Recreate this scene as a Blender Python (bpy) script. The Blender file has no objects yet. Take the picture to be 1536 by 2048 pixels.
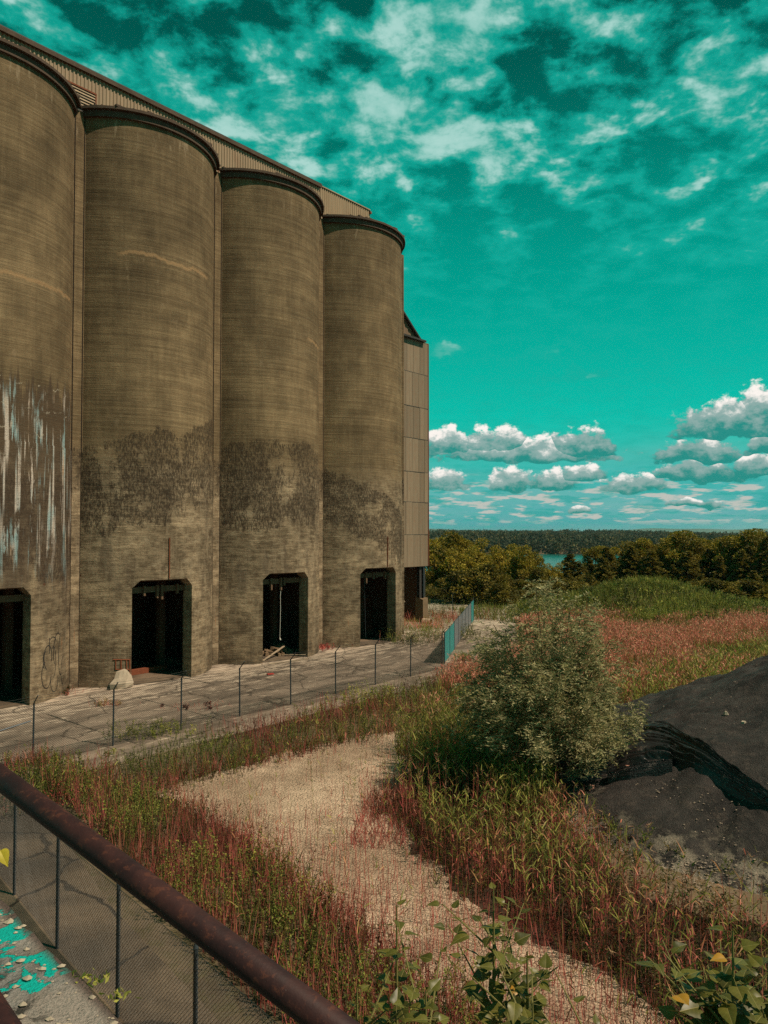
import bpy, math, random
import numpy as np

random.seed(7)
rng = np.random.default_rng(11)
R_ = math.radians
scene = bpy.context.scene
col = scene.collection

# ------------------------------------------------------------------ camera, sky, sun, exposure
F = 1500.0                      # focal length in pixels of a 1536 x 2048 frame
HZ = 1065.0                     # horizon row
EYE = 8.6                       # metres above the yard
PITCH = math.atan((HZ - 1024) / F)
cam_d = bpy.data.cameras.new('camera')
cam = bpy.data.objects.new('camera', cam_d); col.objects.link(cam)
cam.location = (0, 0, EYE)
cam.rotation_euler = (math.pi / 2 + PITCH, 0, 0)
cam_d.sensor_fit = 'VERTICAL'; cam_d.sensor_height = 36.0
cam_d.lens = 36.0 * F / 2048
cam_d.clip_start = 0.05; cam_d.clip_end = 40000
scene.camera = cam

SUN_AZ = R_(-24)                # world angle from +X the light comes from
SUN_EL = R_(54)
sun_d = bpy.data.lights.new('sun', 'SUN')
sun_d.energy = 5.0; sun_d.angle = R_(1.0); sun_d.color = (1.0, 0.82, 0.63)
sun = bpy.data.objects.new('sun', sun_d); col.objects.link(sun)
sun.rotation_euler = (math.pi / 2 - SUN_EL, 0, SUN_AZ + math.pi / 2)

vs = scene.view_settings
vs.view_transform = 'Standard'; vs.look = 'None'; vs.exposure = 0.0; vs.gamma = 1.0
vs.use_curve_mapping = False
cy = scene.cycles
cy.use_denoising = False
try:
    cy.denoiser = 'OPENIMAGEDENOISE'; cy.denoising_input_passes = 'RGB_ALBEDO_NORMAL'
except Exception:
    pass
cy.use_adaptive_sampling = True; cy.adaptive_threshold = 0.015
cy.max_bounces = 4; cy.diffuse_bounces = 2; cy.glossy_bounces = 2
cy.transmission_bounces = 3; cy.transparent_max_bounces = 6
cy.sample_clamp_indirect = 2.0
cy.caustics_reflective = False; cy.caustics_refractive = False


class NB:
    """small node-tree builder"""
    def __init__(self, tree):
        self.t = tree; tree.nodes.clear()
    def n(self, typ, **kw):
        nd = self.t.nodes.new(typ)
        for k, v in kw.items(): setattr(nd, k, v)
        return nd
    def put(self, sock, v):
        if v is None: return
        if isinstance(v, bpy.types.NodeSocket): self.t.links.new(v, sock)
        elif isinstance(v, (tuple, list)):
            if sock.type == 'RGBA' and len(v) == 3: v = (*v, 1)
            sock.default_value = v
        else:
            if sock.type in ('VECTOR',): v = (v, v, v)
            elif sock.type == 'RGBA': v = (v, v, v, 1)
            sock.default_value = v
    def m(self, op, a, b=None, c=None, clamp=False):
        nd = self.n('ShaderNodeMath', operation=op, use_clamp=clamp)
        self.put(nd.inputs[0], a); self.put(nd.inputs[1], b); self.put(nd.inputs[2], c)
        return nd.outputs[0]
    def v(self, op, a, b=None, scale=None):
        nd = self.n('ShaderNodeVectorMath', operation=op)
        self.put(nd.inputs[0], a); self.put(nd.inputs[1], b)
        if scale is not None: self.put(nd.inputs['Scale'], scale)
        return nd.outputs['Value'] if op in ('DOT_PRODUCT', 'LENGTH', 'DISTANCE') else nd.outputs[0]
    def xyz(self, x=0, y=0, z=0):
        nd = self.n('ShaderNodeCombineXYZ')
        for s, v in zip(nd.inputs, (x, y, z)): self.put(s, v)
        return nd.outputs[0]
    def sep(self, v):
        nd = self.n('ShaderNodeSeparateXYZ'); self.put(nd.inputs[0], v); return nd.outputs
    def noise(self, vec, scale=1.0, detail=4, rough=0.55, dist=0.0, dim='3D', color=False):
        nd = self.n('ShaderNodeTexNoise', noise_dimensions=dim)
        self.put(nd.inputs['Vector'], vec)
        nd.inputs['Scale'].default_value = scale; nd.inputs['Detail'].default_value = detail
        nd.inputs['Roughness'].default_value = rough; nd.inputs['Distortion'].default_value = dist
        return nd.outputs['Color'] if color else nd.outputs['Fac']
    def vor(self, vec, scale=1.0, feature='F1', rand=1.0, out='Distance'):
        nd = self.n('ShaderNodeTexVoronoi', feature=feature)
        self.put(nd.inputs['Vector'], vec); nd.inputs['Scale'].default_value = scale
        nd.inputs['Randomness'].default_value = rand
        return nd.outputs[out]
    def ss(self, x, lo, hi):
        nd = self.n('ShaderNodeMapRange', interpolation_type='SMOOTHSTEP')
        self.put(nd.inputs['Value'], x); self.put(nd.inputs['From Min'], lo); self.put(nd.inputs['From Max'], hi)
        return nd.outputs[0]
    def mix(self, f, a, b, mode='MIX'):
        nd = self.n('ShaderNodeMix', data_type='RGBA', blend_type=mode)
        self.put(nd.inputs[0], f); self.put(nd.inputs[6], a); self.put(nd.inputs[7], b)
        return nd.outputs[2]
    def bump(self, h, strength=0.5, dist=0.02):
        nd = self.n('ShaderNodeBump'); self.put(nd.inputs['Height'], h)
        nd.inputs['Strength'].default_value = strength; nd.inputs['Distance'].default_value = dist
        return nd.outputs[0]
    def out(self, shader, world=False):
        o = self.n('ShaderNodeOutputWorld' if world else 'ShaderNodeOutputMaterial')
        self.t.links.new(shader, o.inputs[0])
    def pbr(self, color, rough=0.8, metal=0.0, normal=None, spec=0.3):
        nd = self.n('ShaderNodeBsdfPrincipled')
        self.put(nd.inputs['Base Color'], color); self.put(nd.inputs['Roughness'], rough)
        self.put(nd.inputs['Metallic'], metal); self.put(nd.inputs['Specular IOR Level'], spec)
        if normal is not None: self.put(nd.inputs['Normal'], normal)
        return nd.outputs[0]


def px_ae(px, py):
    """azimuth and elevation (radians) of a direction"""
    a = math.atan((px - 768) / F)
    return a, math.atan((HZ - py) / F * math.cos(a))


# ---- world: Nishita daylight, graded to the teal of the place, with a cloud deck
world = bpy.data.worlds.new('World'); scene.world = world; world.use_nodes = True
W = NB(world.node_tree)
sky = W.n('ShaderNodeTexSky', sky_type='NISHITA', sun_disc=False)
sky.sun_elevation = SUN_EL; sky.sun_rotation = math.pi / 2 - SUN_AZ
sky.air_density = 1.0; sky.dust_density = 1.2; sky.ozone_density = 1.0
gen = W.n('ShaderNodeTexCoord').outputs['Generated']
dx, dy, dz = W.sep(gen)
az = W.m('ARCTAN2', dx, dy); el = W.m('ARCSINE', dz)
skyv = W.n('ShaderNodeRGBToBW'); W.put(skyv.inputs[0], sky.outputs[0])
# clear-sky tint by elevation
g1 = W.ss(el, 0.0, 0.16); g2 = W.ss(el, 0.10, 0.32); g3 = W.ss(el, 0.26, 0.62)
tint = W.mix(g1, (0.14, 0.58, 0.62), (0.006, 0.80, 0.63))
tint = W.mix(g2, tint, (0.0, 0.60, 0.47))
tint = W.mix(g3, tint, (0.0, 0.15, 0.122))
lum = W.m('MULTIPLY', skyv.outputs[0], 0.05)
lum = W.m('POWER', lum, 0.25)
tint = W.mix(1.0, tint, lum, 'MULTIPLY')
# high broken cloud
zz = W.m('ADD', W.m('MAXIMUM', dz, 0.0), 0.16)
pl = W.xyz(W.m('DIVIDE', dx, zz), W.m('DIVIDE', dy, zz), 0)
n_hi = W.noise(pl, 8.2, 7, 0.60, 0.15)
n_lo = W.noise(pl, 1.9, 2, 0.5)
ae = W.xyz(az, el, 0)
warp = W.noise(gen, 14, 4, 0.62, color=True)
aew = W.v('ADD', ae, W.v('SCALE', W.v('SUBTRACT', warp, (0.5, 0.5, 0.5)), None, scale=0.11))
HIGH = [(770, 240, 120, 75, 1.0), (690, 330, 100, 35, .55), (900, 45, 120, 80, 1.0), (470, 215, 120, 55, .75),
        (330, 150, 130, 60, .55), (570, 265, 90, 50, .6), (930, 150, 45, 80, .6), (985, 255, 75, 45, .85),
        (985, 325, 45, 25, .7), (1190, 262, 80, 42, .75), (1450, 150, 95, 60, .6), (1430, 290, 80, 42, .4),
        (1250, 90, 80, 60, .35), (1300, 420, 80, 30, .3), (1180, 10, 150, 40, .45), (100, 60, 160, 70, .45),
        (1500, 490, 60, 30, .35), (885, 697, 38, 13, .75), (1155, 745, 60, 8, .4), (1090, 702, 50, 7, .4),
        (1290, 130, 60, 40, .3), (1120, 340, 90, 30, .25), (640, 110, 160, 70, .2), (1510, 60, 60, 80, .3)]
acc = None
for (px, py, rx, ry, amp) in HIGH:
    a0, e0 = px_ae(px, py); ra = 1.75 * rx / F * math.cos(a0) ** 2; re = 1.75 * ry / F * math.cos(e0) ** 2
    q = W.v('MULTIPLY_ADD', aew, (1 / ra, 1 / re, 0)); W.put(q.node.inputs[2], (-a0 / ra, -e0 / re, 0))
    g = W.m('MULTIPLY_ADD', W.v('DOT_PRODUCT', q, q), -amp, amp)
    acc = g if acc is None else W.m('MAXIMUM', acc, g)
acc = W.m('MAXIMUM', acc, 0.0)
elm = W.ss(el, 0.22, 0.46)
dens = W.m('MULTIPLY_ADD', acc, 0.58, W.m('MULTIPLY', W.m('SUBTRACT', n_hi, 0.50), W.m('MULTIPLY_ADD', elm, 2.1, 0.75)))
dens = W.m('MULTIPLY_ADD', W.m('SUBTRACT', n_lo, 0.5), W.m('MULTIPLY', elm, 0.55), dens)
wisp = W.ss(dens, -0.14, 0.30); body = W.ss(dens, 0.24, 0.66)
skyc = W.mix(W.m('MULTIPLY', wisp, 0.8), tint, (0.008, 0.42, 0.335))
skyc = W.mix(W.m('MULTIPLY', body, 0.88), skyc, W.mix(W.ss(n_hi, 0.40, 0.68), (0.20, 0.53, 0.455), (0.46, 0.72, 0.66)))
# pale veil low over the horizon
veil = W.m('MULTIPLY', W.ss(el, 0.15, 0.03), W.ss(W.noise(W.v('MULTIPLY', ae, (3, 22, 1)), 1.0, 2), 0.35, 0.65))
skyc = W.mix(W.m('MULTIPLY', veil, 0.55), skyc, (0.22, 0.47, 0.45))
sm = W.noise(W.v('MULTIPLY', ae, (26, 120, 1)), 1.0, 3, 0.6)
smb = W.m('MULTIPLY', W.ss(sm, 0.50, 0.61), W.m('MULTIPLY', W.ss(el, 0.006, 0.02), W.ss(el, 0.085, 0.05)))
skyc = W.mix(W.m('MULTIPLY', smb, 0.9), skyc, (0.56, 0.55, 0.50))
sm2 = W.noise(W.v('ADD', W.v('MULTIPLY', ae, (22, 110, 1)), (4, 0.6, 0)), 1.0, 3, 0.6)
smd = W.m('MULTIPLY', W.ss(sm2, 0.52, 0.62), W.m('MULTIPLY', W.ss(el, 0.006, 0.02), W.ss(el, 0.10, 0.06)))
skyc = W.mix(W.m('MULTIPLY', smd, 0.6), skyc, (0.012, 0.36, 0.32))
# fair-weather cumulus near the horizon
CUM = [  # x, base row, half width, height, whiteness
    (1165, 905, 75, 58, .45), (1055, 917, 185, 46, .8), (895, 903, 60, 56, 1.0), (965, 893, 38, 46, 1.0), (1018, 892, 42, 48, 1.0),
    (890, 972, 52, 42, 1.0), (1022, 974, 46, 46, .9), (1108, 976, 50, 40, .65), (1165, 957, 55, 34, .7), (1268, 981, 66, 42, .9),
    (1460, 866, 125, 74, .5), (1525, 862, 75, 100, .55), (1395, 920, 95, 52, .5), (1400, 958, 105, 40, .45), (1505, 948, 60, 42, .6), (1535, 905, 40, 50, .6),
    (1160, 1025, 26, 16, .7), (1390, 1012, 60, 15, .55)]
pf = W.noise(W.v('MULTIPLY', gen, (1, 1, 1.5)), 46, 6, 0.66)
cw = W.noise(gen, 30, 2, 0.5, color=True)
aec = W.v('ADD', ae, W.v('SCALE', W.v('SUBTRACT', cw, (0.5, 0.5, 0.5)), None, scale=0.022))
puff = W.m('SUBTRACT', pf, 0.5)
best = hgt_ = None
for (px, py, hw, hh, wh) in CUM:                # nearest-fitting cloud wins: flat base, domed top
    a0, e0 = px_ae(px, py); k = math.cos(a0) ** 2; ia, ie = F / hw / k / 1.08, F / hh / math.cos(a0) / 0.98
    q = W.v('MULTIPLY_ADD', aec, (ia, ie, 0)); W.put(q.node.inputs[2], (-a0 * ia, -e0 * ie, 0))
    qx, qy, qz = W.sep(q)
    y2 = W.m('MAXIMUM', qy, W.m('MULTIPLY', qy, -5.0))
    fld = W.m('SUBTRACT', 1.0, W.m('MULTIPLY_ADD', qx, qx, W.m('MULTIPLY', y2, y2)))
    hq = W.m('ADD', qy, -0.42 * (1 - wh))
    if best is None: best, hgt_ = fld, hq
    else:
        sel = W.m('GREATER_THAN', fld, best)
        hgt_ = W.m('MULTIPLY_ADD', sel, W.m('SUBTRACT', hq, hgt_), hgt_); best = W.m('MAXIMUM', best, fld)
mask = W.ss(W.m('MULTIPLY_ADD', puff, 2.6, best), 0.02, 0.42)
hl = W.m('MULTIPLY_ADD', puff, 1.9, hgt_)
shade = W.mix(W.ss(hl, -0.25, 0.36), (0.02, 0.27, 0.235), (0.27, 0.42, 0.395))
skyc = W.mix(mask, skyc, W.mix(W.ss(hl, 0.34, 0.80), shade, (0.98, 0.92, 0.86)))
bg = W.n('ShaderNodeBackground'); bg.inputs['Strength'].default_value = 0.10
W.put(bg.inputs['Color'], W.v('SCALE', skyc, None, scale=10.0))
W.out(bg.outputs[0], world=True)
world.cycles.sampling_method = 'MANUAL'; world.cycles.sample_map_resolution = 512


# ------------------------------------------------------------------ helpers
MATS = {}
def new_mat(name):
    m = bpy.data.materials.new(name); m.use_nodes = True; MATS[name] = m
    return m, NB(m.node_tree)

def tag(o, label=None, cat=None, group=None, kind=None):
    if label: o['label'] = label
    if cat: o['category'] = cat
    if group: o['group'] = group
    if kind: o['kind'] = kind
    return o

def link(o, parent=None):
    col.objects.link(o)
    if parent is not None: o.parent = parent
    return o

def empty(name, loc, rz=0.0):
    o = bpy.data.objects.new(name, None); col.objects.link(o)
    o.location = loc; o.rotation_euler = (0, 0, rz); o.empty_display_size = 0.2
    return o

def copy_tree(o, parent=None):
    c = o.copy(); col.objects.link(c); c.parent = parent
    for ch in o.children: copy_tree(ch, c)
    return c


class MB:
    """collects polygons, builds one mesh object"""
    def __init__(self): self.V = []; self.Fc = []
    def add(self, vs, fs):
        o = len(self.V); self.V += [tuple(v) for v in vs]; self.Fc += [tuple(i + o for i in f) for f in fs]
    def box(self, x0, x1, y0, y1, z0, z1):
        self.add([(x0, y0, z0), (x1, y0, z0), (x1, y1, z0), (x0, y1, z0), (x0, y0, z1), (x1, y0, z1), (x1, y1, z1), (x0, y1, z1)],
                 [(0, 3, 2, 1), (4, 5, 6, 7), (0, 1, 5, 4), (1, 2, 6, 5), (2, 3, 7, 6), (3, 0, 4, 7)])
        return self
    def tube(self, p, q, r, n=6, r2=None, cap=True):
        p = np.array(p, float); q = np.array(q, float); r2 = r if r2 is None else r2
        a = q - p; a /= np.linalg.norm(a)
        u = np.cross(a, (0, 0, 1.0) if abs(a[2]) < .9 else (1.0, 0, 0)); u /= np.linalg.norm(u); w = np.cross(a, u)
        vs = []
        for k in range(n):
            t = 2 * math.pi * k / n; e = u * math.cos(t) + w * math.sin(t)
            vs += [p + e * r, q + e * r2]
        fs = [(2 * k, 2 * ((k + 1) % n), 2 * ((k + 1) % n) + 1, 2 * k + 1) for k in range(n)]
        if cap: fs += [tuple(2 * k for k in range(n))[::-1], tuple(2 * k + 1 for k in range(n))]
        self.add(vs, fs); return self
    def path(self, pts, r, n=5):
        for a, b in zip(pts[:-1], pts[1:]): self.tube(a, b, r, n)
        return self
    def prism(self, poly, z0, z1):
        n = len(poly)
        self.add([(x, y, z0) for x, y in poly] + [(x, y, z1) for x, y in poly],
                 [tuple(range(n))[::-1], tuple(range(n, 2 * n))] + [(i, (i + 1) % n, n + (i + 1) % n, n + i) for i in range(n)])
        return self
    def grid(self, P):
        a, b = len(P), len(P[0])
        self.add([v for row in P for v in row], [(i * b + j, i * b + j + 1, (i + 1) * b + j + 1, (i + 1) * b + j) for i in range(a - 1) for j in range(b - 1)])
        return self
    def mesh(self, name, mat, smooth=False):
        me = bpy.data.meshes.new(name); me.from_pydata(self.V, [], self.Fc); me.update()
        if mat is not None: me.materials.append(mat)
        if smooth: me.polygons.foreach_set('use_smooth', [True] * len(me.polygons))
        return me
    def build(self, name, mat, parent=None, smooth=False):
        return link(bpy.data.objects.new(name, self.mesh(name, mat, smooth)), parent)


def tri_mesh(name, V, Fi, C=None, mat=None, smooth=False):
    V = np.asarray(V, np.float32); Fi = np.asarray(Fi, np.int32)
    me = bpy.data.meshes.new(name)
    me.vertices.add(len(V)); me.vertices.foreach_set('co', V.ravel())
    k = Fi.shape[1]
    me.loops.add(Fi.size); me.loops.foreach_set('vertex_index', Fi.ravel())
    me.polygons.add(len(Fi)); me.polygons.foreach_set('loop_start', np.arange(0, Fi.size, k, dtype=np.int32))
    if C is not None:
        at = me.color_attributes.new('Col', 'FLOAT_COLOR', 'POINT')
        C4 = np.ones((len(V), 4), np.float32); C4[:, :3] = C; at.data.foreach_set('color', C4.ravel())
    if smooth: me.polygons.foreach_set('use_smooth', np.ones(len(Fi), bool))
    me.update(); me.validate()
    if mat: me.materials.append(mat)
    return me

class Tris:
    """collects big vertex / triangle / colour arrays"""
    def __init__(self): self.V = []; self.F = []; self.C = []; self.o = 0
    def add(self, V, Fi, C):
        self.V.append(V); self.F.append(Fi + self.o); self.C.append(C); self.o += len(V)
    def mesh(self, name, mat): return tri_mesh(name, np.concatenate(self.V), np.concatenate(self.F), np.concatenate(self.C), mat)
    def build(self, name, mat, parent=None): return link(bpy.data.objects.new(name, self.mesh(name, mat)), parent)

def unit(v):
    return v / np.maximum(np.linalg.norm(v, axis=-1, keepdims=True), 1e-9)

def strips(T, P, Dv, L, w, grav, c0, c1, segs=2):
    """N tapering blades from P along Dv (unit), length L, bending down by grav"""
    N = len(P); L = np.broadcast_to(L, N)[:, None]; w = np.broadcast_to(w, N)[:, None]; grav = np.broadcast_to(grav, N)[:, None]
    side = unit(np.cross(Dv, rng.normal(size=(N, 3))))
    pts = []; cs = []
    for s in range(segs + 1):
        f = s / segs
        c = P + Dv * L * f; c[:, 2:] -= grav * L * f * f
        cl = c0 * (1 - f) + c1 * f
        if s < segs:
            ww = w * (1 - 0.55 * f * f) * 0.5
            pts += [c - side * ww, c + side * ww]; cs += [cl, cl]
        else:
            pts.append(c); cs.append(cl)
    k = 2 * segs + 1
    V = np.stack(pts, 1).reshape(-1, 3); C = np.stack(cs, 1).reshape(-1, 3)
    f = []
    for s in range(segs - 1):
        a = 2 * s; f += [(a, a + 1, a + 3), (a, a + 3, a + 2)]
    f.append((2 * segs - 2, 2 * segs - 1, 2 * segs))
    Fi = (np.arange(N)[:, None, None] * k + np.array(f)[None]).reshape(-1, 3)
    T.add(V, Fi, C)

def diamonds(T, P, Dv, L, w, c):
    """N leaf-shaped quads (two triangles, folded a little)"""
    N = len(P); L = np.broadcast_to(L, N)[:, None]; w = np.broadcast_to(w, N)[:, None]
    side = unit(np.cross(Dv, rng.normal(size=(N, 3)))); up = np.cross(side, Dv)
    m = P + Dv * L * 0.45
    V = np.stack([P, m + side * w * .5 + up * w * .15, P + Dv * L, m - side * w * .5 + up * w * .15], 1).reshape(-1, 3)
    Fi = (np.arange(N)[:, None, None] * 4 + np.array([(0, 1, 2), (0, 2, 3)])[None]).reshape(-1, 3)
    T.add(V, Fi, np.repeat(c, 4, axis=0))

def pick(pal, N, jit=0.2):
    pal = np.array(pal, float)
    a = pal[rng.integers(len(pal), size=N)]; b = pal[rng.integers(len(pal), size=N)]
    c = a + (b - a) * rng.random((N, 1)) * .6
    return c * (1 + rng.uniform(-jit, jit, (N, 1)))

def rdir(N, up=0.0, spread=1.0):
    v = rng.normal(size=(N, 3)) * spread; v[:, 2] += up
    return unit(v)

def inpoly(P, poly):
    x, y = P[:, 0], P[:, 1]; r = np.zeros(len(P), bool); n = len(poly)
    for i in range(n):
        x0, y0 = poly[i]; x1, y1 = poly[(i + 1) % n]
        c = ((y0 > y) != (y1 > y))
        with np.errstate(divide='ignore', invalid='ignore'):
            r ^= c & (x < (x1 - x0) * (y - y0) / (y1 - y0) + x0)
    return r

def ground_at(px, py, z0=0.0):
    """where the line of sight through a photo pixel meets the level z0"""
    x = (px - 768) / F; y = (1024 - py) / F
    fw = math.cos(PITCH) - y * math.sin(PITCH); up = math.sin(PITCH) + y * math.cos(PITCH)
    s = (z0 - EYE) / up
    return (x * s, fw * s)

def gpoly(pts, z0=0.0): return [ground_at(px, py, z0) for px, py in pts]

def scatter(poly, dens, noise_cut=None):
    xs = [p[0] for p in poly]; ys = [p[1] for p in poly]
    A = (max(xs) - min(xs)) * (max(ys) - min(ys)); N = int(A * dens)
    P = np.stack([rng.uniform(min(xs), max(xs), N), rng.uniform(min(ys), max(ys), N)], 1)
    P = P[inpoly(P, poly)]
    return P

def patchy(P, scale, seed=0.0):
    """cheap smooth 0..1 pattern over the ground"""
    x, y = P[:, 0] / scale + seed, P[:, 1] / scale + seed * 1.7
    v = np.sin(x * 1.3 + 1.1 * np.sin(y * 1.7)) + np.sin(y * 1.9 + 1.3 * np.sin(x * 0.9 + 2)) + .6 * np.sin(x * 3.1 + y * 2.3)
    return np.clip(v / 4.4 + .5, 0, 1)

# row frame: t runs along the silos, b is how far something stands out from the silo line towards the yard
VP = R_(40.5); DROW = 40.0
dd = np.array([math.sin(VP), math.cos(VP)]); nn = np.array([-math.cos(VP), math.sin(VP)])
ROT = math.pi / 2 - VP
def RW(t, b=0.0, z=0.0):
    q = (DROW - b) * nn + t * dd
    return (float(q[0]), float(q[1]), z)
def RN(t, nd, z=0.0): return RW(t, DROW - nd, z)

def vnoise(x, y, scale, seed):
    g = np.random.default_rng(seed).random((257, 257)); u = np.asarray(x) / scale + 1000; v = np.asarray(y) / scale + 1000
    i = np.floor(u).astype(int); j = np.floor(v).astype(int); fu, fv = u - i, v - j; fu = fu * fu * (3 - 2 * fu); fv = fv * fv * (3 - 2 * fv)
    G = lambda a, b: g[a % 257, b % 257]
    return G(i, j) * (1 - fu) * (1 - fv) + G(i + 1, j) * fu * (1 - fv) + G(i, j + 1) * (1 - fu) * fv + G(i + 1, j + 1) * fu * fv - .5
# heaps and terrain
def heap_h(x, y):
    x = np.asarray(x, float); y = np.asarray(y, float)
    rho = np.sqrt(((x - 19) / 14.6) ** 2 + ((y - 26.3) / 11.2) ** 2)
    h = 6.1 * (1 - rho)
    h = np.where(rho < .25, 6.1 * (.75 + (.0625 - rho ** 2) * 2), h)
    h = h + .06 * np.sin(x * 1.1 + y * .7) * np.clip(h, 0, 1) + .05 * np.sin(x * 2.7 - y * 1.9) * np.clip(h, 0, 1)
    return np.maximum(h, -0.25)
def knoll_h(x, y):
    x = np.asarray(x, float); y = np.asarray(y, float)
    r1 = ((x - 28.5) / 10.5) ** 2 + ((y - 80) / 9) ** 2
    r2 = ((x - 21.5) / 5) ** 2 + ((y - 79) / 6) ** 2
    return 2.9 * np.exp(-r1 * 1.5) + .5 * np.exp(-r2 * 1.4)
def terrain_h(x, y):
    x = np.asarray(x, float); y = np.asarray(y, float)
    r = np.hypot(x, y)
    s = np.clip((r - 150) / 90, 0, 1); s = s * s * (3 - 2 * s)
    z = -19 * s
    f = np.clip((r - 830) / 1500, 0, 1)
    z = z + (11 + 4 * np.sin(x / 310 + 1) + 3 * np.sin(x / 130 + y / 400)) * np.sqrt(f) + np.clip((r - 830) / 12, 0, 1) * 5
    return z + np.where(r < 140, knoll_h(x, y), 0)

# ------------------------------------------------------------------ materials
def plain(name, c, rough=.75, metal=0., var=.35, scale=6., spec=.3, bump=.15):
    m, B = new_mat(name)
    tc = B.n('ShaderNodeTexCoord').outputs['Object']
    n1 = B.noise(tc, scale, 6, .6); n2 = B.noise(tc, scale * 7, 3, .6)
    k = B.m('MULTIPLY_ADD', n1, var * 2, 1 - var)
    k = B.m('MULTIPLY', k, B.m('MULTIPLY_ADD', n2, var, 1 - var * .5))
    c_ = B.v('SCALE', c, None, scale=k)
    B.out(B.pbr(c_, rough, metal, B.bump(n2, bump, .01), spec)); return m

def foliage_mat(name, trans=.35, rough=.6, gain=1.0):
    m, B = new_mat(name)
    c = B.n('ShaderNodeAttribute', attribute_name='Col').outputs['Color']
    if gain != 1.0: c = B.v('SCALE', c, None, scale=gain)
    p = B.pbr(c, rough, 0, None, .2)
    t = B.n('ShaderNodeBsdfTranslucent'); B.put(t.inputs[0], c)
    mx = B.n('ShaderNodeMixShader'); mx.inputs[0].default_value = trans
    B.t.links.new(p, mx.inputs[1]); B.t.links.new(t.outputs[0], mx.inputs[2])
    B.out(mx.outputs[0]); return m

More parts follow.
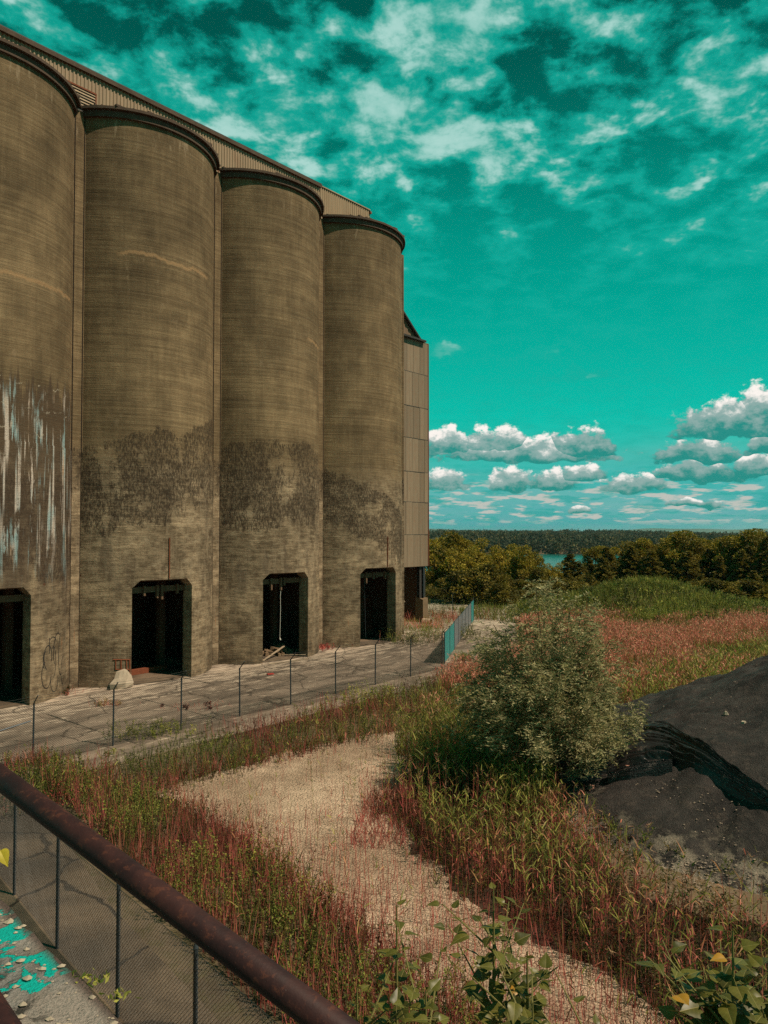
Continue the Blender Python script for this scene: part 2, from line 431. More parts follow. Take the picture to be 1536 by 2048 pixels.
def concrete_mat(name, seed, drips=False, stain=(9.5, 15.0, .52), tilt=0.0, lines=()):
    """weathered slip-formed concrete; UV is in metres (along the wall, height)"""
    m, B = new_mat(name)
    uv = B.n('ShaderNodeUVMap', uv_map='uv').outputs[0]
    u, v, _ = B.sep(uv)
    us = B.m('ADD', u, seed * 17.3)
    def N(su, sv, detail=5, rough=.6, off=0.0): return B.noise(B.xyz(B.m('MULTIPLY', us, su), B.m('MULTIPLY', v, sv), seed + off), 1.0, detail, rough)
    h1 = N(.16, 7.5, 7, .70); h2 = N(.8, 17.0, 4, .7, 3.0); v1 = N(7.0, .16, 6, .65, 5.0); g = N(16, 16, 4, .7, 8.0); big = N(.22, .16, 4, .55, 9.0)
    c = B.mix(B.ss(h1, .30, .70), (0.136, 0.093, 0.052), (0.212, 0.150, 0.086))
    c = B.mix(B.ss(big, .4, .7), c, B.v('SCALE', c, None, scale=.68))
    c = B.v('SCALE', c, None, scale=B.m('MULTIPLY_ADD', h2, .75, .625))
    c = B.v('SCALE', c, None, scale=B.m('MULTIPLY_ADD', g, .9, .55))
    c = B.v('SCALE', c, None, scale=B.m('MULTIPLY_ADD', v1, .6, .70))
    bl = N(.75, .45, 7, .7, 6.0)
    c = B.v('SCALE', c, None, scale=B.m('MULTIPLY_ADD', B.ss(bl, .34, .66), .42, .79))
    c = B.mix(B.m('MULTIPLY', B.ss(N(1.8, .9, 7, .75, 7.0), .60, .68), .35), c, (0.27, 0.195, 0.125))
    wn = B.n('ShaderNodeTexWhiteNoise', noise_dimensions='1D'); B.put(wn.inputs['W'], B.m('ADD', B.m('FLOOR', B.m('MULTIPLY', B.m('MULTIPLY_ADD', h1, .12, v), 1.25)), seed * 31))
    c = B.v('SCALE', c, None, scale=B.m('MULTIPLY_ADD', wn.outputs[0], .16, .92))
    c = B.v('SCALE', c, None, scale=B.m('MULTIPLY_ADD', B.ss(v, 31.0, 17.0), .22, .88))      # lighter lower down, darker towards the top
    # pour lines of the slip form
    pour = B.m('PINGPONG', B.m('ADD', v, B.m('MULTIPLY', h1, .25)), 0.62)
    c = B.mix(B.m('MULTIPLY', B.ss(pour, .05, .0), .35), c, (0.085, 0.06, 0.04))
    # lime drips under the cornice
    top = B.m('MULTIPLY', B.ss(v, 29.6, 31.2), B.ss(N(3.2, .55, 5, .65, 12.0), .56, .70))
    c = B.mix(B.m('MULTIPLY', top, .6), c, (0.30, 0.23, 0.155))
    for (lv, lu0, lu1) in lines:
        dl = B.m('ABSOLUTE', B.m('SUBTRACT', B.m('MULTIPLY_ADD', B.m('SUBTRACT', N(.9, 0, 5, .65, 15.0), .5), 1.0, v), lv))
        k = B.m('MULTIPLY', B.ss(dl, .16, .03), B.m('MULTIPLY', B.ss(u, lu0, lu0 + .6), B.ss(u, lu1, lu1 - .6)))
        c = B.mix(B.m('MULTIPLY', k, .6), c, (0.36, 0.22, 0.115))
    # rough base storey
    rag = B.m('MULTIPLY_ADD', B.m('SUBTRACT', N(1.6, 1.2, 6, .7, 22.0), .5), 2.2, v)
    low = B.ss(rag, 14.3, 11.2)
    brd = B.m('MULTIPLY_ADD', N(1.5, 1.7, 7, .74, 29.0), .55, B.m('MULTIPLY', N(.9, 6.0, 5, .7, 30.0), .45)); spk = N(26, 14, 3, .8, 31.0); drip = N(4.5, .35, 6, .68, 33.0)
    lc = B.mix(B.ss(brd, .40, .60), (0.128, 0.091, 0.057), (0.295, 0.218, 0.142))
    lc = B.v('SCALE', lc, None, scale=B.m('MULTIPLY_ADD', spk, 1.5, .25))
    wl = B.n('ShaderNodeTexWhiteNoise', noise_dimensions='1D'); lvf = B.m('MULTIPLY', B.m('MULTIPLY_ADD', N(.6, .6, 3, .6, 28.), .10, v), 2.1)
    B.put(wl.inputs['W'], B.m('ADD', B.m('FLOOR', lvf), seed * 13))
    lc = B.v('SCALE', lc, None, scale=B.m('MULTIPLY_ADD', wl.outputs[0], .20, .92))
    pg = N(.30, .34, 6, .66, 25.0)
    lc = B.v('SCALE', lc, None, scale=B.m('MULTIPLY_ADD', B.ss(pg, .36, .66), .62, .66))
    jl = B.m('ABSOLUTE', B.m('SUBTRACT', B.m('FRACT', lvf), .5))
    lc = B.mix(B.m('MULTIPLY', B.ss(jl, .455, .49), B.m('MULTIPLY', B.ss(N(1.0, .7, 6, .75, 27.), .50, .62), .7)), lc, (0.36, 0.275, 0.185))
    lc = B.mix(B.m('MULTIPLY', B.ss(N(.9, 2.6, 7, .75, 26.), .55, .66), .7), lc, (0.33, 0.255, 0.175))
    lc = B.mix(B.m('MULTIPLY', B.ss(drip, .52, .68), .55), lc, (0.27, 0.205, 0.14))
    lc = B.mix(B.m('MULTIPLY', B.ss(N(1.1, .28, 5, .6, 35.0), .53, .7), .5), lc, (0.085, 0.062, 0.045))
    c = B.mix(low, c, lc)
    # black mould where the wall stays wet
    sn = B.m('MULTIPLY_ADD', N(.5, .36, 6, .68, 40.0), .72, B.m('MULTIPLY', N(2.6, .5, 6, .72, 41.0), .28))
    lo, hi, cut = stain
    vt = B.m('MULTIPLY_ADD', u, tilt, v)
    band = B.m('MULTIPLY', B.ss(vt, lo - 1.8, lo + .5), B.ss(vt, hi + .5, hi - .9))
    sk = B.m('MULTIPLY', B.ss(B.m('MULTIPLY_ADD', N(14, 8, 3, .8, 43.), .16, B.m('MULTIPLY_ADD', band, .26, sn)), cut + .20, cut + .25), B.ss(band, .05, .4))
    sk = B.m('MULTIPLY', sk, B.ss(N(11, 4, 4, .8, 44.0), .34, .60))
    c = B.mix(B.m('MULTIPLY', sk, .86), c, (0.030, 0.021, 0.015))
    foot = B.m('MULTIPLY', B.ss(v, 2.4, .2), B.ss(N(.8, .8, 6, .7, 47.0), .45, .62))
    c = B.mix(B.m('MULTIPLY', foot, .6), c, (0.045, 0.035, 0.024))
    # white lime and faded blue paint running down
    if drips:
        vt2 = B.m('MULTIPLY_ADD', N(1.9, 0, 5, .75, 50.0), 6.5, B.m('SUBTRACT', v, 1.1))
        zone = B.m('MULTIPLY', B.ss(vt2, 18.6, 17.9), B.ss(B.m('MULTIPLY_ADD', N(1.4, .1, 3, .6, 51.0), 9.0, v), 8.5, 12.5))
        c = B.mix(B.m('MULTIPLY', zone, .72), c, (0.058, 0.038, 0.027))
        d1 = B.ss(B.m('MULTIPLY_ADD', B.ss(v, 6.0, 15.0), .05, N(1.5, .05, 3, .55, 53.0)), .540, .58); d2 = B.ss(N(4.6, .16, 5, .66, 54.0), .565, .62)
        d3 = B.ss(N(2.6, .30, 5, .68, 55.0), .60, .65)
        dr = B.m('MULTIPLY', B.m('MAXIMUM', B.m('MAXIMUM', d1, d2), d3), B.m('MULTIPLY', zone, B.ss(vt2, 18.3, 17.2)))
        dr = B.m('MULTIPLY', dr, B.m('MULTIPLY_ADD', B.ss(spk, .3, .55), .55, .45))
        dr = B.m('MULTIPLY', dr, B.ss(N(.9, .30, 5, .68, 64.), .40, .52))
        dr = B.m('MULTIPLY', dr, B.ss(B.m('MULTIPLY_ADD', N(3.0, .5, 5, .7, 52.), 10.0, v), 10.5, 14.0))
        wc = B.mix(B.ss(N(1.4, .2, 4, .6, 56.0), .45, .6), (0.56, 0.47, 0.41), (0.27, 0.40, 0.42))
        wc = B.mix(B.ss(N(2.2, .3, 4, .6, 57.0), .58, .68), wc, (0.46, 0.30, 0.19))
        c = B.mix(B.m('MULTIPLY', dr, .92), c, wc)
        wu = B.m('MULTIPLY_ADD', N(1.2, 1.2, 5, .7, 58.), 2.4, us)
        ln = B.m('ABSOLUTE', B.m('SUBTRACT', B.m('FRACT', B.m('MULTIPLY', B.m('MULTIPLY_ADD', N(.9, .2, 6, .72, 59.), 1.6, v), .8)), .5))
        ck = B.m('MULTIPLY', B.m('MULTIPLY', B.ss(ln, .030, .010), B.ss(N(1.6, .8, 4, .7, 61.), .50, .58)), B.m('MULTIPLY', B.ss(v, 12.0, 13.4), B.ss(vt2, 19.0, 18.2)))
        c = B.mix(B.m('MULTIPLY', ck, .7), c, (0.42, 0.36, 0.28))
    # rust from the form ties
    vd = B.vor(B.xyz(B.m('MULTIPLY', us, .95), B.m('MULTIPLY', v, .95), seed), 1.0)
    pick_ = B.ss(N(.35, .30, 3, .6, 60.0), .50, .60)
    dot = B.m('MULTIPLY', B.ss(vd, .085, .05), B.m('MULTIPLY', pick_, B.ss(v, 8.6, 7.0)))
    run = B.m('MULTIPLY', B.ss(N(3.0, .22, 4, .6, 62.0), .66, .72), B.m('MULTIPLY', B.ss(v, 6.5, 3.0), B.ss(N(.5, .6, 3, .6, 63.), .42, .6)))
    c = B.mix(B.m('MULTIPLY', run, .75), c, (0.27, 0.085, 0.026))
    c = B.mix(B.m('MULTIPLY', dot, .85), c, (0.10, 0.025, 0.012))
    pit = B.ss(N(30, 22, 2, .6, 70.0), .36, .28)
    c = B.mix(B.m('MULTIPLY', pit, B.m('MULTIPLY_ADD', low, .55, .15)), c, (0.03, 0.022, 0.015))
    hgt = B.m('ADD', B.m('MULTIPLY', g, .5), B.m('ADD', B.m('MULTIPLY', h2, .5), B.m('MULTIPLY', B.m('MULTIPLY', brd, low), 1.4)))
    B.out(B.pbr(c, .9, 0, B.bump(hgt, .7, .06), .12)); return m

M_SILO = [concrete_mat('silo_concrete_streaked', 1.0, True, (6.5, 12.0, .58), 0, ((21.3, -4, 5),)),
          concrete_mat('silo_concrete_b', 2.3, False, (9.6, 15.0, .565), -.22, ((24.4, -3.6, 3.2),)),
          concrete_mat('silo_concrete_c', 3.7, False, (9.4, 15.0, .56), .0, ((22.0, 1, 4),)),
          concrete_mat('silo_concrete_d', 5.1, False, (7.4, 11.8, .545), .42, ())]
M_PIL = concrete_mat('pilaster_concrete', 8.2, False, (9.0, 14.0, .62), 0, ())
m_spall = plain('open_joint', (0.022, 0.016, 0.012), .95, 0, .4, 3, .1, .3)
m_trim = plain('weathered_concrete', (0.165, 0.112, 0.068), .9, 0, .45, 1.4, .15, .5)
m_inner = plain('inner_brown', (0.13, 0.078, 0.050), .95, 0, .4, .9, .1, .3)  # one even dark brown for chamber interiors and the tower underside
m_cornice = plain('cornice_concrete', (0.085, 0.058, 0.044), .9, 0, .6, 2.2, .15, .5)
m_rust = plain('rusted_steel', (0.19, 0.060, 0.030), .85, .1, .5, 9, .2, .4)
m_darksteel = plain('dark_steel', (0.055, 0.048, 0.045), .6, .4, .4, 8, .3, .2)
m_zinc = plain('galvanised_pipe', (0.050, 0.062, 0.072), .5, .5, .3, 14, .4, .1)
m_wire = plain('chain_wire', (0.060, 0.062, 0.060), .55, .5, .3, 3, .4, .0)
m_paint, B = new_mat('rail_paint')
tc = B.n('ShaderNodeTexCoord').outputs['Object']; n1 = B.noise(tc, 9, 6, .7); n2 = B.noise(tc, 45, 4, .75); n3 = B.noise(tc, 140, 2, .6)
cc = B.mix(B.ss(n1, .38, .62), (0.022, 0.009, 0.010), (0.042, 0.015, 0.014))
cc = B.mix(B.m('MULTIPLY', B.ss(B.m('MULTIPLY_ADD', n1, .5, n2), .80, .90), .7), cc, (0.085, 0.028, 0.018))
cc = B.mix(B.ss(n2, .725, .74), cc, (0.30, 0.25, 0.22))
B.out(B.pbr(cc, B.m('MULTIPLY_ADD', n1, .4, .4), 0, B.bump(B.m('ADD', n2, B.m('MULTIPLY', n3, .4)), .25, .004), .2))
m_pale = plain('pale_timber', (0.34, 0.26, 0.18), .8, 0, .35, 5, .2, .2)
m_white = plain('white_cord', (0.65, 0.62, 0.56), .6, 0, .1, 5)
m_rock = plain('pale_rock', (0.36, 0.29, 0.22), .9, 0, .4, 3, .2, .6)
m_brick = plain('pink_rock', (0.38, 0.19, 0.14), .9, 0, .3, 8, .2, .5)
m_bark = plain('bark', (0.105, 0.075, 0.048), .95, 0, .4, 8, .1, .6)
m_stem = plain('green_stem', (0.17, 0.15, 0.05), .7, 0, .25, 20, .2, .1)
m_leaf = foliage_mat('foliage'); m_reed = foliage_mat('reed_blades', .30, .55); m_tree = foliage_mat('tree_leaves', .30, .6)
m_far = foliage_mat('far_wood', .15, .8)

def sheet_metal(name, c, streak=.5, rusty=.25):
    m, B = new_mat(name)
    tc = B.n('ShaderNodeTexCoord').outputs['Object']
    n1 = B.noise(B.v('MULTIPLY', tc, (4.5, 4.5, .22)), 1, 6, .65); n2 = B.noise(B.v('MULTIPLY', tc, (1.1, 1.1, .5)), 1, 4, .6)
    rn = B.n('ShaderNodeObjectInfo').outputs['Random']
    k = B.m('MULTIPLY', B.m('MULTIPLY_ADD', n1, streak * 2, 1 - streak), B.m('MULTIPLY_ADD', rn, .34, .83))
    cc = B.v('SCALE', c, None, scale=k)
    cc = B.mix(B.m('MULTIPLY', B.ss(B.m('ADD', n2, B.m('MULTIPLY', n1, .4)), .72, .92), rusty), cc, (0.20, 0.085, 0.04))
    B.out(B.pbr(cc, .62, .0, B.bump(n1, .2, .01), .3)); return m
m_corr = sheet_metal('corrugated_sheet', (0.29, 0.205, 0.132), .45, .3)
m_clad = sheet_metal('cladding_sheet', (0.205, 0.150, 0.102), .42, .45)
m_gable = sheet_metal('brown_gable_sheet', (0.15, 0.095, 0.060), .5, .6)

def pos_mat(name, fn, rough=.9, spec=.15):
    m, B = new_mat(name)
    p = B.n('ShaderNodeNewGeometry').outputs['Position']
    c, h, s, d = fn(B, p)
    B.out(B.pbr(c, rough, 0, B.bump(h, s, d), spec)); return m

def _yard(B, p):
    r = B.n('ShaderNodeVectorRotate', rotation_type='Z_AXIS'); B.put(r.inputs['Vector'], p); r.inputs['Angle'].default_value = -ROT
    q = r.outputs[0]; x, y, z = B.sep(q)
    s1 = B.noise(B.v('MULTIPLY', q, (.22, .7, 0)), 1, 7, .66); s2 = B.noise(B.v('MULTIPLY', q, (.7, 2.4, 0)), 1, 7, .72)
    g = B.noise(p, 14, 5, .7); g2 = B.noise(p, 45, 2, .7)
    c = B.mix(B.ss(s1, .36, .64), (0.112, 0.086, 0.066), (0.255, 0.195, 0.150))
    near = B.ss(y, 32.0, 37.5)
    w = B.m('MULTIPLY', B.ss(B.m('MULTIPLY_ADD', near, .12, s2), .55, .66), .8)
    c = B.mix(w, c, (0.50, 0.40, 0.31))
    c = B.mix(B.m('MULTIPLY', B.ss(B.noise(B.v('MULTIPLY', q, (.13, .35, 0)), 1.3, 5, .6), .56, .68), .6), c, (0.060, 0.047, 0.036))
    c = B.v('SCALE', c, None, scale=B.m('MULTIPLY_ADD', g, .9, .55))
    c = B.mix(B.m('MULTIPLY', B.ss(g2, .66, .74), .5), c, (0.5, 0.45, 0.38))
    ed = B.vor(B.v('ADD', q, B.v('SCALE', B.noise(p, 1.2, 3, color=True), None, scale=.7)), .22, 'DISTANCE_TO_EDGE')
    c = B.mix(B.m('MULTIPLY', B.ss(ed, .012, .004), .7), c, (0.04, 0.03, 0.022))
    return c, B.m('ADD', g, g2), .45, .03
m_yard = pos_mat('yard_concrete', _yard)

def _pave(B, p):
    s1 = B.noise(p, .35, 6, .62, .4); g = B.noise(p, 18, 4, .75); g2 = B.vor(p, 26); x, y, z = B.sep(p)
    c = B.mix(B.ss(s1, .36, .62), (0.080, 0.058, 0.039), (0.180, 0.130, 0.088))
    c = B.v('SCALE', c, None, scale=B.m('MULTIPLY_ADD', g, 1.1, .45))
    c = B.mix(B.m('MULTIPLY', B.ss(g2, .16, .05), .5), c, (0.38, 0.34, 0.28))
    c = B.mix(B.m('MULTIPLY', B.ss(B.noise(p, .16, 4, .6), .5, .62), .55), c, (0.055, 0.048, 0.040))
    ed = B.vor(B.v('ADD', p, B.v('SCALE', B.noise(p, .9, 4, color=True), None, scale=.8)), .27, 'DISTANCE_TO_EDGE')
    c = B.mix(B.m('MULTIPLY', B.ss(ed, .02, .006), .85), c, (0.022, 0.018, 0.014))
    return c, B.m('ADD', g, B.m('MULTIPLY', g2, -1)), .5, .03
m_pave = pos_mat('old_paving', _pave)

def _sand(B, p):
    wv = B.v('ADD', p, B.v('SCALE', B.noise(p, 2.2, 4, color=True), None, scale=.22))
    ed = B.vor(wv, 9.5, 'DISTANCE_TO_EDGE'); ed2 = B.vor(wv, 21.0, 'DISTANCE_TO_EDGE')
    big = B.noise(p, .28, 5, .6); g = B.noise(p, 34, 4, .75); med = B.noise(p, 2.4, 5, .65)
    c = B.mix(B.ss(big, .36, .64), (0.37, 0.262, 0.182), (0.585, 0.43, 0.310))
    c = B.v('SCALE', c, None, scale=B.m('MULTIPLY_ADD', g, .8, .6))
    cr = B.m('MULTIPLY', B.ss(ed, .10, .02), B.ss(med, .44, .60)); cr2 = B.m('MULTIPLY', B.ss(ed2, .15, .03), B.ss(B.noise(p, 1.6, 5, .65), .44, .58))
    c = B.mix(B.m('MULTIPLY', cr, .55), c, (0.12, 0.07, 0.042)); c = B.mix(B.m('MULTIPLY', cr2, .5), c, (0.15, 0.09, 0.055))
    h = B.m('ADD', B.m('MULTIPLY', B.ss(ed, 0, .2), .7), B.m('ADD', B.m('MULTIPLY', g, .6), B.m('MULTIPLY', med, .9)))
    return c, h, .8, .06
m_sand = pos_mat('cracked_silt', _sand)

def _soil(B, p):
    a = B.noise(p, .22, 6, .65); b = B.noise(p, 3.0, 6, .7); c_ = B.noise(p, .05, 3, .5)
    c = B.mix(B.ss(a, .38, .62), (0.075, 0.055, 0.034), (0.17, 0.125, 0.080))
    c = B.mix(B.m('MULTIPLY', B.ss(b, .45, .65), .6), c, (0.085, 0.075, 0.030))
    c = B.mix(B.m('MULTIPLY', B.ss(c_, .5, .62), .4), c, (0.17, 0.065, 0.040))
    return c, b, .8, .08
m_soil = pos_mat('weedy_soil', _soil)

def _gravel(B, p):
    g = B.vor(p, 14); n = B.noise(p, .5, 5, .65); n2 = B.noise(p, 20, 3, .7)
    c = B.mix(B.ss(n, .36, .62), (0.19, 0.155, 0.115), (0.37, 0.31, 0.235))
    c = B.v('SCALE', c, None, scale=B.m('MULTIPLY_ADD', n2, .9, .55))
    return c, g, .6, .05
m_path = pos_mat('dusty_gravel', _gravel)

def _heap(B, p):
    x, y, z = B.sep(p)
    a = B.noise(p, .9, 6, .7); b = B.noise(p, 26, 3, .75); f = B.noise(B.v('MULTIPLY', p, (1.2, 1.2, 2.2)), 2.6, 8, .75)
    c = B.mix(B.ss(a, .36, .64), (0.018, 0.015, 0.014), (0.050, 0.041, 0.037))
    c = B.mix(B.m('MULTIPLY', B.ss(f, .50, .66), .75), c, (0.080, 0.060, 0.050))
    c = B.mix(B.m('MULTIPLY', B.ss(b, .66, .74), .45), c, (0.22, 0.18, 0.15))
    edge = B.m('MULTIPLY', B.ss(B.m('MULTIPLY_ADD', a, 2.6, z), 1.9, 1.2), B.ss(B.noise(p, 2.4, 6, .7), .42, .52))
    c = B.mix(edge, c, B.v('SCALE', (0.30, 0.25, 0.19), None, scale=B.m('MULTIPLY_ADD', b, 1.2, .3)))
    return c, B.m('ADD', B.m('MULTIPLY', f, 1.0), B.m('MULTIPLY', b, .5)), 1.0, .14
m_heap = pos_mat('black_cinder', _heap, .75, .3)

m_ridge = plain('far_ridge', (0.05, 0.10, 0.09), .95, 0, .2, .0006)
mw, B = new_mat('river_water')
nz = B.noise(B.v('MULTIPLY', B.n('ShaderNodeNewGeometry').outputs['Position'], (.02, .05, 0)), 1, 4, .6)
B.out(B.pbr((0.004, 0.10, 0.088), .22, 0, B.bump(nz, .08, 1.0), .6)); m_water = mw

# ------------------------------------------------------------------ the setting: ground, water, far shore
rr = np.unique(np.concatenate([np.geomspace(3, 14000, 120), np.linspace(140, 260, 14), np.linspace(815, 900, 12)]))
aa = np.linspace(0, 2 * np.pi, 145)[:-1]
gx = np.outer(rr, np.sin(aa)); gy = np.outer(rr, np.cos(aa))
gz = terrain_h(gx, gy) - np.where(np.hypot(gx, gy) < 140, knoll_h(gx, gy), 0) - .03
na = len(aa)
Vg = np.concatenate([np.array([[0, 0, -.03]]), np.stack([gx, gy, gz], -1).reshape(-1, 3)])
Fq = [(1 + i * na + j, 1 + i * na + (j + 1) % na, 1 + (i + 1) * na + (j + 1) % na, 1 + (i + 1) * na + j) for i in range(len(rr) - 1) for j in range(na)]
Ft = []
for a, b, c, d_ in Fq: Ft += [(a, c, b), (a, d_, c)]
Ft += [(0, 1 + (j + 1) % na, 1 + j) for j in range(na)]
Ft = [(a, c, b) for a, b, c in Ft]
me = tri_mesh('ground', Vg, np.array(Ft), None, m_soil, True)
tag(link(bpy.data.objects.new('ground', me)), kind='structure')
water = MB().prism([(-6000, 120), (6000, 120), (9000, 12000), (-9000, 12000)], -15.4, -15.0).build('river', m_water)
tag(water, kind='structure')
mb = MB(); rows = []
for k in range(161):
    a = R_(-12 + 50 * k / 160); r = 9000
    h = 40 + 14 * math.sin(a * 17 + 1) + 8 * math.sin(a * 41) + 4 * math.sin(a * 97)
    rows.append([(r * math.sin(a), r * math.cos(a), -20), ((r + 500) * math.sin(a), (r + 500) * math.cos(a), h), ((r + 1500) * math.sin(a), (r + 1500) * math.cos(a), -20)])
tag(mb.grid(rows).build('distant_hills', m_ridge, None, True), kind='structure')

# flat sheets: (name, photo outline on the ground, material, level)
def sheet(name, poly, mat, z, step=None):
    mb = MB(); n = len(poly)
    mb.add([(x, y, z) for x, y in poly], [tuple(range(n))])
    return tag(mb.build(name, mat), kind='structure')
POND = gpoly([(300, 1590), (420, 1545), (560, 1512), (700, 1478), (800, 1462), (900, 1452), (900, 1500), (830, 1540), (790, 1590), (820, 1660), (880, 1725), (980, 1800),
              (1110, 1885), (1270, 1975), (1390, 2080), (1480, 2200), (1000, 2200), (880, 2060), (760, 1960), (640, 1850), (545, 1750), (450, 1660), (370, 1620)])
def roughen(poly, step=.45, amp=.22):
    out = []; n = len(poly)
    for i in range(n):
        a = np.array(poly[i]); b = np.array(poly[(i + 1) % n]); L = np.linalg.norm(b - a); k = max(1, int(L / step)); q = np.array((-(b - a)[1], (b - a)[0])) / max(L, 1e-6)
        for j in range(k): out.append(tuple(a + (b - a) * j / k + q * random.gauss(0, amp)))
    return out
sheet('dry_pond_bed', roughen(roughen(POND, .9, .22), .2, .06), m_sand, .006)
PAVE = [(-30, 6), (-9.0, -2), (2.5, -2), (2.5, 7), (0.2, 9.5), (-2.2, 12.6), (-6.2, 17.4), (-10.5, 23.5), (-14.5, 29.5), (-22, 20)]
sheet('paving', PAVE, m_pave, .004)
sheet('gravel_track', gpoly([(880, 1345), (1000, 1332), (1025, 1290), (990, 1250), (985, 1235), (1080, 1228), (1120, 1219), (1010, 1214), (950, 1212), (930, 1260), (905, 1310)]), m_path, .004)
sheet('side_track', gpoly([(862, 1214), (930, 1221), (960, 1214), (900, 1201), (862, 1199)]), m_path, .008)
sheet('bare_patch', gpoly([(1250, 1244), (1300, 1240), (1350, 1244), (1345, 1254), (1280, 1256)]), m_path, .004)
sheet('verge', [RN(t, n)[:2] for t, n in ((49, 40.3), (49, 60), (75, 60), (75, 40.3))], m_path, .002)

# concrete yard: a bed and its slabs, one by one
bed = MB(); bed.add([RN(t, n, -.012) for t, n in ((-2, 25.7), (68.6, 25.7), (68.6, 40.3), (-2, 40.3))], [(0, 1, 2, 3)])
bed = tag(bed.build('concrete_yard', m_soil), kind='structure')
sx, sy = 4.70, 4.74
slab_me = []
for k in range(4):
    mb = MB(); c = .03 + .012 * k
    P0 = [(-sx / 2 + .015, -sy / 2 + .015), (sx / 2 - .015, -sy / 2 + .015 + c * .4), (sx / 2 - .015 - c * .4, sy / 2 - .015), (-sx / 2 + .015 + c * .3, sy / 2 - .015)]
    i = .02
    n4 = [(x - i * np.sign(x), y - i * np.sign(y)) for x, y in P0]
    mb.add([(x, y, -.14) for x, y in P0] + [(x, y, -.012) for x, y in P0] + [(x, y, 0) for x, y in n4],
           [(0, 1, 5, 4), (1, 2, 6, 5), (2, 3, 7, 6), (3, 0, 4, 7), (4, 5, 9, 8), (5, 6, 10, 9), (6, 7, 11, 10), (7, 4, 8, 11), (8, 9, 10, 11)])
    slab_me.append(mb.mesh('slab', m_yard))
for i in range(15):
    for j in range(3):
        o = link(bpy.data.objects.new('slab', random.choice(slab_me)), bed)
        o.location = RN(-2 + sx * (i + .5), 25.8 + sy * (j + .5) + random.uniform(-.02, .02), .012 + random.uniform(0, .022))
        o.rotation_euler = (random.uniform(-.0012, .0012), random.uniform(-.0012, .0012), ROT)

# ------------------------------------------------------------------ silos
SR, SC, SS = 5.25, 2.85, 9.5            # radius, set-back of the circle centre, spacing
ZL, ZT = 13.1, 32.1                     # ledge, top of wall
AMAX = 57.2
DX0, DX1, DH, DCH, DT = -2.38, 1.32, 5.9, .42, .85
def arc(r, a, z): return (r * math.sin(R_(a)), -r * math.cos(R_(a)), z)

def uv_build(name, verts, faces, uvs, mat, parent, smooth=True):
    me = bpy.data.meshes.new(name); me.from_pydata(verts, [], faces); me.update()
    L = me.uv_layers.new(name='uv')
    for p in me.polygons:
        p.use_smooth = smooth
        for li in p.loop_indices: L.data[li].uv = uvs[me.loops[li].vertex_index]
    me.materials.append(mat)
    return link(bpy.data.objects.new(name, me), parent)

